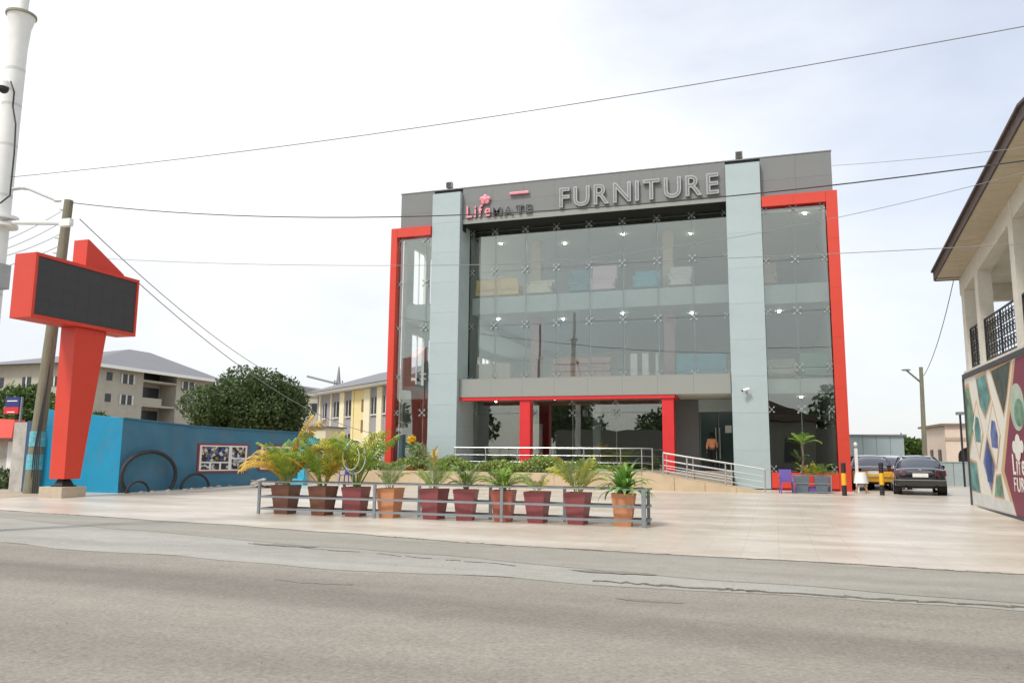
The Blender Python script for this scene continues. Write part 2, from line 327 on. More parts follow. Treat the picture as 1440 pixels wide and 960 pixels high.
# broken lip between paving and gutter, ridge of tar, a few cracks
tar = mat('tar_ridge', (.15, .135, .11), .9, var=.4, scale=12, bump=.8)
for nm, tb, x0, x1, r, dy in (('tar_ridge', E3, -2.3, 12, .016, .12), ('broken_edge', E1, -7.6, -1.8, .012, -.02), ('broken_edge', E1, -.5, 6, .012, -.02), ('broken_edge', E1, -24, -16, .012, 0), ('pavement_crack', E2, -9, -3.5, .005, -.35)):
    p = MB(); x = x0
    while x < x1:
        l = random.uniform(.15, .9); n = 5
        p.tube([(x+l*i/n, interp(tb, x+l*i/n)+dy+.04*sin(x*3+i)+random.uniform(-.012, .012), .004) for i in range(n+1)], [r*random.uniform(.5, 1.3) for i in range(n+1)], 6); x += l+(random.uniform(-.06, .0) if nm == 'tar_ridge' else random.uniform(-.02, .35))
    p.build(nm, tar, kind='structure')

P = MB(); R = random.Random(3)
for k in range(420):
    y = R.uniform(3.2, 13); x = R.uniform(-1.0*y-1, .33*y+.6); r = R.uniform(.003, .0075); P.sphere((x, y, .004), r, r*R.uniform(.7, 1.2), r*.6, 5, 3)
P.build('road_grit', mat('road_grit', (.24, .22, .18), .9, var=.5, scale=1), None, kind='stuff')
for k, (x, y, a, b) in enumerate(((-5.6, 9.1, .5, .1), (-1.4, 9.3, .35, .07), (-2.2, 11.3, .6, .12), (-8.2, 12.4, .7, .12))):
    sheet('road_patch', [[(x+a*c*cos(t*pi/12)*(1+.2*sin(t*1.7+k)), y+b*c*sin(t*pi/12)*(1+.25*sin(t*2.3+k)), .004+(.003 if y > 10 else -.006)) for t in range(25)] for c in (0.02, 1)], mat('dark_patch', (.19, .178, .15), .9, var=.25, scale=14))

# ------------------------------------------------------------------ showroom
BX = empty('showroom_building', (-7.7, 36, .25), 'three storey glass fronted showroom with red end frames and pale blue grey pillars', 'building')
ORG = worigin(BX)
PAN = {}
def panels(name, m, x0, x1, z0, z1, nx, nz_, yf, th=.05, gap=.005):
    """a grid of cladding panels on a front facing plane, sharing one mesh"""
    w = (x1-x0)/nx; h = (z1-z0)/nz_; key = (name, m.name, round(w, 3), round(h, 3), th)
    if key not in PAN: PAN[key] = MB().box(-w/2+gap/2, w/2-gap/2, 0, th, -h/2+gap/2, h/2-gap/2).mesh(name)
    for i in range(nx):
        for j in range(nz_): link(name, PAN[key], m, BX, Vector((x0+w*(i+.5), yf, z0+h*(j+.5)))-ORG)
def vpanels(name, m, x, y0, y1, z0, z1, ny, nz_, th=.05, gap=.005):
    w = (y1-y0)/ny; h = (z1-z0)/nz_
    me = MB().box(-th/2, th/2, -w/2+gap/2, w/2-gap/2, -h/2+gap/2, h/2-gap/2).mesh(name)
    for i in range(ny):
        for j in range(nz_): link(name, me, m, BX, Vector((x, y0+w*(i+.5), z0+h*(j+.5)))-ORG)
YB = 54
# roof parapet block
for a, b, z in ((-17.88, -14.5, 12.72), (-14.5, -1.7, 13.11), (-1.7, 2.72, 12.72)): B('parapet_core', M_dark, BX, a, b, 36.06, 36.5, z, 14.86)
panels('fascia_panel', M_fascia, -17.92, -16.05, 12.75, 14.9, 1, 2, 36)
panels('fascia_panel', M_fascia, -14.5, -1.72, 13.30, 14.9, 8, 2, 36)
panels('lower_fascia_panel', M_sill, -14.5, -1.72, 13.03, 13.28, 8, 1, 35.97, .08)
B('recess_soffit', mat('recess_shade_black', (.012, .014, .012), .8), BX, -14.5, -1.72, 36.02, 37.6, 13.022, 13.10)  # shade of the recess under the fascia put into the soffit colour
panels('fascia_panel', M_fascia, -.2, 2.78, 12.75, 14.9, 2, 2, 36)
B('parapet_cap', M_fascia, BX, -17.95, 2.80, 35.98, 36.55, 14.9, 14.95)
B('parapet_side', M_fascia, BX, 2.6, 2.76, 36.5, YB, 12.9, 14.9); B('parapet_side', M_fascia, BX, -17.9, -17.74, 36.5, YB, 12.9, 14.9)
B('roof', M_ceil, BX, -17.74, 2.6, 37.81, YB, 12.85, 13.2)
# pillars
for x0, x1 in ((-16.03, -14.52), (-1.70, -.21)):
    p = B('pillar_core', M_dark, BX, x0+.05, x1-.05, 35.76, 38.6, .25, 14.56)
    panels('pillar_panel', M_pillar, x0, x1, .95 if x0 < -5 else .3, 14.62, 1, 9, 35.7)
    for xx in (x0+.025, x1-.025): vpanels('pillar_side_panel', M_pillar, xx, 35.753, 38.6, .3, 4.3, 1, 3); vpanels('pillar_side_panel', M_pillar, xx, 35.753, 37.1, 4.3, 14.62, 1, 6)
    B('pillar_cap', M_pillar, BX, x0, x1, 35.7, 37.1, 14.62, 14.65)
# red frames
def redframe(x0, x1, outer_left):
    t = .34 if outer_left else .46
    a, b = (x0, x0+t) if outer_left else (x1-t, x1)
    B('frame_core', M_redcol, BX, a+.03, b-.03, 35.64, 36.36, .28, 12.98)
    panels('red_panel', M_red, a, b, .25, 13.0, 1, 6, 35.6, .04, .006)
    for xx in (a+.012, b-.012): vpanels('red_side_panel', M_red, xx, 35.643, 36.37, .25, 13.0, 1, 6, .024, .006)
    c, d = (b+.003, x1) if outer_left else (x0, a-.003)
    panels('red_panel', M_red, c, d, 12.52, 13.0, 2, 1, 35.603, .04, .006); B('frame_core', M_redcol, BX, c, d, 35.645, 36.37, 12.53, 12.99)
    panels('red_panel', M_red, c, d, .35, 1.0, 2, 1, 35.603, .04, .006); B('frame_core', M_redcol, BX, c, d, 35.645, 36.37, .30, .99)
redframe(-18.25, -16.06, True); redframe(-.18, 2.92, False)
# spandrel band over the entrance storey, red beam, red columns
B('spandrel_core', M_dark, BX, -14.48, -1.76, 36.06, 37.0, 4.40, 5.20)
panels('spandrel_panel', M_sill, -14.5, -1.74, 4.36, 5.22, 8, 1, 36.0)
B('spandrel_top', M_sill, BX, -14.5, -1.74, 36.0, 37.35, 5.222, 5.25)
B('red_beam', M_redcol, BX, -14.49, -4.18, 36.03, 36.45, 4.20, 4.352); B('red_beam', M_redcol, BX, -4.60, -4.18, 36.455, 38.0, 4.20, 4.352)
B('canopy_soffit', M_ceil, BX, -14.5, -1.74, 36.47, 39.6, 4.36, 4.395)
for x in (-11.2, -4.50): B('red_column', M_redcol, BX, x-.26, x+.26, 36.1, 36.6, .97, 4.198, bevel=.01)
# slabs and interior
for z0, z1, n in ((8.3, 9.15, 0), (4.35, 4.98, 1)):
    for x0, x1 in ((-17.72, -14.6), (-1.65, 2.5)): B('floor_slab', M_slab, BX, x0, x1, 36.38, YB, z0, z1)
B('floor_slab', M_slab, BX, -14.5, -1.74, 37.55, YB, 8.70, 9.55)
B('floor_slab', M_slab, BX, -14.5, -1.74, 37.4, YB, 4.45, 5.2)
B('ground_slab', M_floor, BX, -17.7, 2.5, 37.3, YB, .4, .968)
B('back_wall', M_intwall, BX, -17.7, 2.6, YB, YB+.25, .3, 13.2)
B('side_wall', M_intwall, BX, 2.46, 2.62, 36.38, YB, .3, 12.85)
# left side wall with tall window openings: piers and spandrels
for z0, z1 in ((9.15, 12.85), (4.98, 8.3)):
    yy = [36.38]+[a for k in range(7) for a in (37.25+k*2.1, 38.85+k*2.1)]+[YB]
    for a, b in zip(yy[::2], yy[1::2]): B('side_wall', M_intwall, BX, -17.88, -17.70, a, b, z0, z1)
    for a, b in zip(yy[1:-1:2], yy[2:-1:2]):
        B('side_wall', M_intwall, BX, -17.88, -17.70, a, b, z1-.5, z1); B('side_wall', M_intwall, BX, -17.88, -17.70, a, b, z0, z0+.25)
        w = B('side_window_frame', M_white, BX, -17.82, -17.76, (a+b)/2-.03, (a+b)/2+.03, z0+.25, z1-.5)
B('side_wall', M_intwall, BX, -17.88, -17.70, 36.38, YB, .3, 4.98); B('side_wall', M_intwall, BX, -17.88, -17.70, 36.38, YB, 8.3, 9.15)
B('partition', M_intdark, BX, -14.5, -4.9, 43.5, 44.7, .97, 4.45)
B('partition', M_intwall, BX, -12.9, -11.9, 41.5, 41.7, .97, 3.3)
for x in (-11.6, -4.75): B('inner_column', M_cream, BX, x-.25, x+.25, 39.2, 39.7, 9.62, 12.85); B('inner_column', M_pinkcol, BX, x-.25, x+.25, 39.2, 39.7, 5.2, 8.75)
B('inner_column', M_pillar, BX, -9.0, -8.6, 41, 41.4, .97, 4.45)
lamp_me = MB().cyl((0, 0), .055, .055, 0, .03, 12).mesh('downlight'); M_lampon = mat('lit_downlight', (1, .97, .9), emit=26., var=0)
for z, y0, n_ in ((12.82, 39.3, 4), (8.67, 39.0, 4), (4.35, 37.2, 2)):
    for i in range(n_): link('downlight', lamp_me, M_lampon, BX, Vector((-13.6+i*3.3, y0+(i % 2)*.9, z-.03))-ORG)
for x, z in ((-16.6, 8.27), (.4, 8.27), (1.7, 12.82), (-16.6, 12.82), (1.2, 4.32)): link('downlight', lamp_me, M_lampon, BX, Vector((x, 38.2, z-.03))-ORG)
# glass: panes, fins, spider fittings
sp = MB()
for a in (pi/4, 3*pi/4):
    sp.bar((-.16*cos(a), -.06, -.17*sin(a)), (.17*cos(a), -.06, .17*sin(a)), .022, .022, (0, 1, 0))
for i in (-1, 1):
    for j in (-1, 1): sp.tube([(i*.13, -.075, j*.13), (i*.13, -.045, j*.13)], .042, 8)
sp.tube([(0, -.08, 0), (0, .1, 0)], .04, 8); SPIDER = sp.mesh('spider_fitting')
PANE = {}
def pane(x0, x1, z0, z1, y):
    k = (round(x1-x0, 2), round(z1-z0, 2))
    if k not in PANE: w, h = (x1-x0-.016)/2, (z1-z0-.016)/2; PANE[k] = MB().box(-w, w, 0, .012, -h, h).mesh('glass_pane')
    link('glass_pane', PANE[k], M_glass, BX, Vector(((x0+x1)/2, y, (z0+z1)/2))-ORG)
def curtain(X, Z, y, fins=True, edge=True):
    for a, b in zip(X, X[1:]):
        for c, d in zip(Z, Z[1:]): pane(a, b, c, d, y)
    for i, x in enumerate(X):
        inner = 0 < i < len(X)-1
        xx = x if inner else (x+.12 if i == 0 else x-.12)
        if inner and fins: B('glass_fin', M_fin, BX, x-.014, x+.014, y+.05, y+.24, Z[0]+.02, Z[-1]-.02)
        for j, z in enumerate(Z):
            zz = z+.12 if j == 0 else (z-.12 if j == len(Z)-1 else z)
            link('spider_fitting', SPIDER, M_fit, BX, Vector((xx, y, zz))-ORG, scl=(1, 1, 1) if inner else (.7, 1, .8))
XC = [-14.5, -13.17, -11.55, -9.93, -8.29, -6.65, -5.0, -3.36, -1.74]
curtain(XC, [5.26, 8.02, 10.79, 13.0], 37.2)
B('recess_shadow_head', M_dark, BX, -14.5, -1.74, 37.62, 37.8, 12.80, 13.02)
curtain([-17.90, -16.38, -15.2], [1.02, 3.63, 5.41, 7.85, 10.11, 12.5], 35.85)
curtain([-.20, 1.115, 2.42], [1.02, 3.63, 5.41, 7.85, 10.11, 12.5], 35.85)
curtain([-14.5, -11.4], [.99, 3.68, 4.35], 38.0); curtain([-11.4, -9.35, -7.2, -4.9], [.99, 3.68, 4.35], 38.0)
# entrance recess: glazed screen with double door
M_dgl = mat('dark_green_tinted_door', (.02, .055, .045), .12, spec=.6, var=.05)
B('entrance_wall', M_fascia, BX, -4.9, -3.45, 39.5, 39.7, .97, 4.35); B('entrance_head', M_slab, BX, -3.45, -1.72, 39.5, 39.7, 3.75, 4.35)
for k in (0, 1):
    x0 = -3.42+k*.86; d = B('door', M_dgl, BX, x0, x0+.84, 39.52, 39.56, .99, 3.73)
    MB().tube([(x0+(.76 if k == 0 else .08), 39.44, 1.5), (x0+(.76 if k == 0 else .08), 39.44, 3.0)], .022, 8).build('door_handle', M_chrome, d)
    B('door_frame', M_galv, d, x0, x0+.04, 39.50, 39.58, .99, 3.73)
    if k: B('notice', M_white, d, x0+.32, x0+.62, 39.505, 39.512, 2.75, 3.1)
B('return_wall', M_intwall, BX, -4.98, -4.9, 38.0, 39.7, .97, 4.35)
B('inner_soffit', M_ceil, BX, -14.5, -1.72, 38.06, 44.5, 4.405, 4.44)
# terrace, ramp, steps
def slabz(name, x0, x1, y0, y1, z1): return B(name, M_tan, BX, x0, x1, y0, y1, .2, z1)
B('terrace_floor', mat('grey_terrace_stone', (.27, .25, .215), .6, dirt=.2), BX, -14.5, -1.75, 34.6, 37.29, .2, .965)
slabz('terrace_floor', -14.48, -1.74, 37.3, 39.49, .972)
# ramp panels along the front, each tile its own piece
rx = [-.35, -1.5, -2.7, -3.9, -5.2, -7.0]
for i, (a, b) in enumerate(zip(rx, rx[1:])):
    za, zb = [.25+.74*min(max((-.35-v)/4.9, 0), 1) for v in (a, b)]
    a -= .008; b += .008
    MB().hull8([(b, 32.9, .2), (a, 32.9, .2), (a, 32.96, .2), (b, 32.96, .2)], [(b, 32.9, zb), (a, 32.9, za), (a, 32.96, za), (b, 32.96, zb)]).build('ramp_tile', M_tan, BX)
MB().hull8([(-5.2, 32.965, .2), (-.35, 32.965, .2), (-.35, 34.59, .2), (-5.2, 34.59, .2)], [(-5.2, 32.965, .985), (-.35, 32.965, .245), (-.35, 34.59, .245), (-5.2, 34.59, .985)]).build('ramp', M_tan, BX)
slabz('planter_bed', -7.0, -5.205, 32.965, 34.59, .93)
for i in range(15):
    a = -22.5+i*1.04; B('planter_tile', M_tan, BX, a+.006, a+1.034, 33.2, 33.26, .2, .88)
B('planter_bed', M_soil, BX, -22.5, -7.0, 33.265, 34.59, .2, .80)
for k in range(3): B('step', mat('grey_step_stone', (.30, .31, .28), .6), BX, -18.5, -14.6, 34.9+k*.35, 35.7, .25+k*.18, .43+k*.18)
# rooftop flood lights
for px, py in ((632, 262), (1039, 218)):
    c = atY(px, py, 36.2); t_ = empty('flood_light', (c.x, 36.25, 14.95), 'small grey flood light on the roof edge %s the %s pillar' % (('beside', 'left') if px < 800 else ('above', 'right')), 'flood light', 'flood lights on the roof edge')
    MB().bar((c.x, 36.25, 14.95), (c.x, 36.25, 15.1), .06).build('bracket', M_galv, t_)
    MB().box(c.x-.16, c.x+.16, 36.1, 36.34, 15.08, 15.38).build('lamp_head', mat('lamp_housing', (.30, .29, .24), .5), t_, bevel=.02)
    B('lamp_glass', M_led, t_, c.x-.12, c.x+.12, 36.085, 36.098, 15.12, 15.34)
# wall mounted camera on right pillar, ac unit at right edge
c = atY(1049, 549, 35.7)
t_ = empty('security_camera', (c.x, 35.69, c.z), 'small white security camera on the front of the right pillar', 'camera')
MB().tube([(c.x, 35.69, c.z), (c.x, 35.5, c.z)], .05).build('bracket', M_white, t_); MB().tube([(c.x-.12, 35.42, c.z-.02), (c.x+.14, 35.5, c.z+.05)], .07, 10).build('camera_body', M_white, t_)
MB().sphere((c.x-.14, 35.41, c.z-.03), .045, .045, .045, 8, 6).build('lens', M_black, t_)

# ------------------------------------------------------------------ roof sign letters
SG = empty('shop_name_sign', (-8, 35.95, 13.1), 'shop name in pink and dark metal letters across the grey fascia', 'sign')
M_pink = mat('pink_letters', (.72, .26, .30), .4); M_ldark = mat('dark_metal_letters', (.05, .05, .052), .4, var=.1)
M_lrim = mat('brushed_letter_rim', (.36, .37, .36), .35, metal=.4); M_lface = mat('grey_letter_face', (.16, .165, .16), .4, var=.1)
def ff(u, v, w): return Vector((u, 35.97-w, 13.32+v))
write('Life', -14.25, -12.98, .60, ff, SG, M_ldark, ext=.05, off=.012, m2=M_pink, off2=.012)
for ob in list(SG.children):
    for ch in ob.children: ch.location.y -= .05
write('MATE', -12.86, -10.85, .40, lambda u, v, w: Vector((u, 35.97-w, 13.32+v)), SG, M_lrim, ext=.12, off=.035, m2=M_ldark, off2=.012)
write('FURNITURE', -9.45, -2.0, .93, lambda u, v, w: Vector((u, 35.97-w, 13.42+v)), SG, M_lrim, ext=.14, off=.022, m2=M_lface, off2=-.022, gap=.16)
lg = MB()
for a in range(5): lg.sphere((-13.28+.17*cos(a*2*pi/5+.3), 35.9, 14.18+.15*sin(a*2*pi/5+.3)), .13, .06, .13, 10, 6)
lg.sphere((-13.28, 35.88, 14.18), .16, .07, .16, 10, 6); lg.build('logo', M_pink, SG)
MB().box(-12.0, -11.0, 35.84, 35.95, 14.28, 14.42).build('logo_bar', M_pink, SG, bevel=.03)

# ------------------------------------------------------------------ railings
def rail_run(name, pts, hts, post_r, label, cat='railing', y_fix=None):
    t_ = empty(name, pts[0], label, cat)
    for h in hts: MB().tube([Vector(p)+Vector((0, 0, h)) for p in pts], .024 if h == max(hts) else .012, 8).build('rail', M_chrome, t_)
    for i in range(len(pts)): p = Vector(pts[i]); MB().tube([p, p+Vector((0, 0, max(hts)))], post_r, 8).build('post', M_chrome, t_)
    return t_
rp_ = [(-.42, 33.05, .25), (-1.9, 33.05, .49), (-3.4, 33.05, .71), (-4.35, 33.05, .86)]
rail_run('ramp_railing', rp_, (.18, .40, .62, .90), .03, 'sloping stainless steel railing along the tiled entrance ramp')
tp = [(-14.2+1.54*i, 34.75, .965) for i in range(5)]+[(-6.4, 34.72, .965), (-5.4, 34.2, .97), (-4.85, 33.5, .95)]
rail_run('terrace_railing', tp, (.35, .65, .98), .026, 'low stainless steel railing on the terrace behind the hedge')
rail_run('ramp_railing', [(-1.75, 34.5, .47), (-3.3, 34.5, .7), (-4.4, 34.5, .87)], (.25, .55, .85), .024, 'second stainless railing on the inner side of the ramp')

# ------------------------------------------------------------------ foliage makers
def leaves_mesh(name, cents, size, m, aspect=.45, droop=0., up=None):
    n = len(cents); c = np.asarray(cents, dtype=np.float64)
    d = RNG.normal(size=(n, 3));
    if up is not None: d = d*.6+up
    d[:, 2] -= droop; d /= np.linalg.norm(d, axis=1)[:, None]
    e = RNG.normal(size=(n, 3)); e -= d*(e*d).sum(1)[:, None]; e /= np.linalg.norm(e, axis=1)[:, None]
    s = size*RNG.uniform(.6, 1.35, n)[:, None]
    v = np.empty((n, 4, 3)); v[:, 0] = c; v[:, 1] = c+d*s*.5+e*s*aspect*.5; v[:, 2] = c+d*s; v[:, 3] = c+d*s*.5-e*s*aspect*.5
    me = bpy.data.meshes.new(name); me.vertices.add(4*n); me.vertices.foreach_set('co', v.reshape(-1)); me.loops.add(4*n); me.loops.foreach_set('vertex_index', np.arange(4*n, dtype=np.int32))
    me.polygons.add(n); me.polygons.foreach_set('loop_start', np.arange(0, 4*n, 4, dtype=np.int32)); me.update(); me.validate(); me.materials.append(m); return me
def crown_pts(blobs, n):
    out = []; vol = sum(b[3]**2 for b in blobs)
    for x, y, z, r, sq in blobs:
        k = int(n*r*r/vol); d = RNG.normal(size=(k, 3)); d /= np.linalg.norm(d, axis=1)[:, None]
        rr = r*(1-np.abs(RNG.normal(0, .16, k)))*(1+.12*np.sin(d[:, 0]*7+x)*np.sin(d[:, 2]*6+y))
        p = d*rr[:, None]; p[:, 2] *= sq; out.append(p+np.array([x, y, z]))
    return np.concatenate(out)
LM_dark = leafmat('mango_leaf', (.028, .052, .018), (.115, .165, .055)); LM_mid = leafmat('bush_leaf', (.03, .07, .015), (.12, .19, .04))
LM_yel = leafmat('areca_leaf', (.20, .24, .02), (.55, .50, .07)); LM_oran = leafmat('dry_orange_frond', (.40, .22, .03), (.72, .50, .08))
LM_lime = leafmat('lime_leaf', (.10, .22, .02), (.30, .45, .07)); LM_strap = leafmat('strap_leaf', (.05, .16, .02), (.26, .46, .10)); LM_pale = leafmat('pale_leaf', (.16, .24, .09), (.36, .42, .20))
def tree(name, base, h, w, label, m=LM_dark, n=14000, leaf=.35, blobs=18, trunk=.25, trunk_h=None, group=None, squash=.8):
    t_ = empty(name, base, label, 'tree', group); th = trunk_h or h*.35
    tb = MB(); tb.tube([(0, 0, 0), (.1, 0, th*.5), (0, .1, th)], [trunk, trunk*.8, trunk*.6], 8); R = random.Random(int(abs(base[0]*10)+h*7))
    bl = []
    for i in range(blobs):
        a = R.uniform(0, 2*pi); q = sqrt(R.random()); rz = R.uniform(-.75, 1)
        lim = sqrt(max(.08, 1-rz*rz*.8)); x = cos(a)*q*lim*w*.38; y = sin(a)*q*lim*w*.38; z = th+(h-th)*(.5+rz*.32)+R.uniform(-.05, .05)*h
        r = w*R.uniform(.10, .21); bl.append((x, y, z, r, squash)); 
        if i < 7: tb.tube([(0, 0, th*.9), (x*.5, y*.5, (th+z)/2), (x, y, z)], [trunk*.45, trunk*.3, trunk*.12], 6)
    tb.build('trunk', M_bark, t_, local=True)
    link('crown', leaves_mesh('crown', crown_pts(bl, n), leaf, m, .5, .25), None, t_); return t_
# areca frond: rachis with paired leaflets
def frond_mesh(L_, arch, nl, ll, m, wid=.05, seed=0, stem=.25):
    R = random.Random(seed); P = MB(); pts = []; a = radians(82); p = Vector((0, 0, 0)); seg = 10
    for i in range(seg+1):
        pts.append(p.copy()); p = p+Vector((cos(a), 0, sin(a)))*(L_/seg); a -= arch/seg*(.5+i/seg)
    P.tube(pts, [.014*(1-.8*i/seg) for i in range(seg+1)], 4)
    for k in range(nl):
        t = stem+(1-stem)*k/nl; i = min(int(t*seg), seg-1); fr = t*seg-i; o = pts[i].lerp(pts[i+1], fr); d = (pts[i+1]-pts[i]).normalized()
        s = ll*(sin(pi*(.15+.85*(t-stem)/(1-stem)*.95))**.6+.15)*R.uniform(.85, 1.1)
        for sg in (-1, 1):
            e = (d*.75+Vector((0, sg, 0))+Vector((0, 0, .25))).normalized(); mid = o+e*s*.5+Vector((0, 0, .02)); tip = o+e*s+Vector((0, 0, -.35*s)); w = d*wid/2
            P.add([o-w*.3, mid-w, mid+w, o+w*.3, tip], [(0, 1, 2, 3), (1, 4, 2)])
    me = bpy.data.meshes.new('frond'); me.from_pydata([tuple(v) for v in P.v], [], P.f); me.update(); me.materials.append(m); return me
FR = {k: [frond_mesh(1.0, ar, 16, .30, m, .035, s) for s, ar in enumerate((.55, 1.0, 1.6))] for k, m in (('yel', LM_yel), ('oran', LM_oran), ('lime', LM_lime), ('pale', LM_pale), ('mid', LM_mid))}
def palm_fronds(t_, z, kinds, n, size, spread=(.1, .55), seed=0, r=.05):
    R = random.Random(seed)
    for i in range(n):
        a = 2*pi*i/n*1.618*2+R.uniform(-.3, .3); tilt = R.uniform(*spread); k = R.choice(kinds)
        link('frond', R.choice(FR[k]), None, t_, (r*cos(a), r*sin(a), z), (R.uniform(-.2, .2), tilt, a), (size*R.uniform(.75, 1.15),)*3)
# strap leaf
def strap_mesh(m, L_=.6, w=.06, arch=1.9, s=0):
    P = MB(); p = Vector((0, 0, 0)); a = radians(80); n = 8; vs = []
    for i in range(n+1):
        ww = w*sin(pi*min(.99, (.12+.88*i/n)))**.7*.5+.002; vs += [p+Vector((0, -ww, .25*ww)), p, p+Vector((0, ww, .25*ww))]; p = p+Vector((cos(a), 0, sin(a)))*(L_/n); a -= arch/n*(.4+1.2*i/n)
    P.add(vs, [(3*i+j, 3*i+j+1, 3*i+j+4, 3*i+j+3) for i in range(n) for j in (0, 1)]); me = bpy.data.meshes.new('leaf'); me.from_pydata([tuple(v) for v in P.v], [], P.f); me.update(); me.materials.append(m); return me
STRAP = [strap_mesh(LM_strap, .62, .085, ar) for ar in (1.2, 1.7, 2.3)]; SLIM = [strap_mesh(LM_lime, .45, .03, ar) for ar in (.9, 1.5, 2.1)]
CROT = [strap_mesh(LM_oran, .3, .06, ar) for ar in (.9, 1.5)]

# ------------------------------------------------------------------ planter fence and potted plants
PF = empty('planter_fence', (-7.9, 18.7, 0), 'long low grey steel rail fence enclosing the row of potted plants', 'fence')
yf, yb = 18.30, 19.02
def tbar(name, a, b, w=.055, h=.055): MB().bar(a, b, w, h).build(name, M_galv, PF)
xl, xr = -13.02, -2.80
for y, xsn in ((yf, (-13.02, -9.62, -6.24, -2.86)), (yb, (-13.0, -10.9, -8.72, -6.78, -4.88, -2.86))):
    for x in xsn: tbar('post', (x, y, 0.01), (x, y, .84), .07, .05) if not (x == -2.86 and y == yf) else tbar('post', (x, y, .01), (x, y, .86), .09, .09)
    for z in (.16, .47): tbar('rail', (xl, y, z), (xr, y, z), .035, .05)
    tbar('rail', (xl-.03, y, .855), (xr+.03, y, .855), .06, .035)
for x in (-13.0, -2.8):
    for z in (.16, .47, .858): tbar('end_rail', (x, yf+.03, z), (x, yb-.03, z), .04, .045)
P_brown = mat('brown_glazed_pot', (.185, .075, .045), .35, var=.2, scale=5, dirt=.15); P_mar = mat('maroon_pot', (.25, .062, .065), .45, var=.12, scale=6, dirt=.1)
P_ora = mat('terracotta_orange_pot', (.58, .25, .12), .6, var=.12, scale=6, dirt=.12); P_redor = mat('faded_red_pot', (.40, .11, .075), .5, var=.2, scale=5, dirt=.1)
def pot_mesh(h, a, b):
    P = MB(); q = [(-1, -1), (1, -1), (1, 1), (-1, 1)]
    def ring(s, z): return [(i*s, j*s, z) for i, j in q]
    rg = [ring(b, 0), ring(b*1.02, .03), ring(a*.975, h-.09), ring(a*1.0, h-.085), ring(a*1.015, h), ring(a*.9, h), ring(a*.86, h-.07)]
    n = len(rg); P.add([v for r in rg for v in r], [tuple(range(3, -1, -1))]+[(i*4+k, i*4+(k+1) % 4, (i+1)*4+(k+1) % 4, (i+1)*4+k) for i in range(n-1) for k in range(4)])
    return P
POTS = [ # px, kind, size, label
 (400.5, P_brown, .76, .285, 'areca2', 'brown square pot with long arching yellow palm at the left end of the fence'),
 (452.8, P_brown, .75, .28, 'areca', 'brown square pot with green and orange palm, second from the left in the fence'),
 (500, P_mar, .75, .28, 'areca3', 'maroon pot with upright lime palm in front of the standing hoop'),
 (548, P_ora, .74, .27, 'sparse', 'orange pot with a thin see through plant between two maroon pots'),
 (610, P_mar, .75, .28, 'croton', 'maroon pot with slim stemmed plant topped by yellow orange leaves'),
 (654.5, P_mar, .75, .27, 'bush', 'maroon pot with loose branching green plant below the left pillar'),
 (708, P_redor, .75, .27, 'bush2', 'faded red pot with full rounded green bush behind a fence post'),
 (756, P_mar, .74, .26, 'thin', 'maroon pot with very thin pale plant right of the full round bush'),
 (812.5, P_mar, .74, .265, 'areca4', 'maroon pot with yellowing upright palm second from the right end'),
 (877, P_ora, .74, .26, 'strap', 'orange pot with a big glossy strap leaved plant at the right end of the fence')]
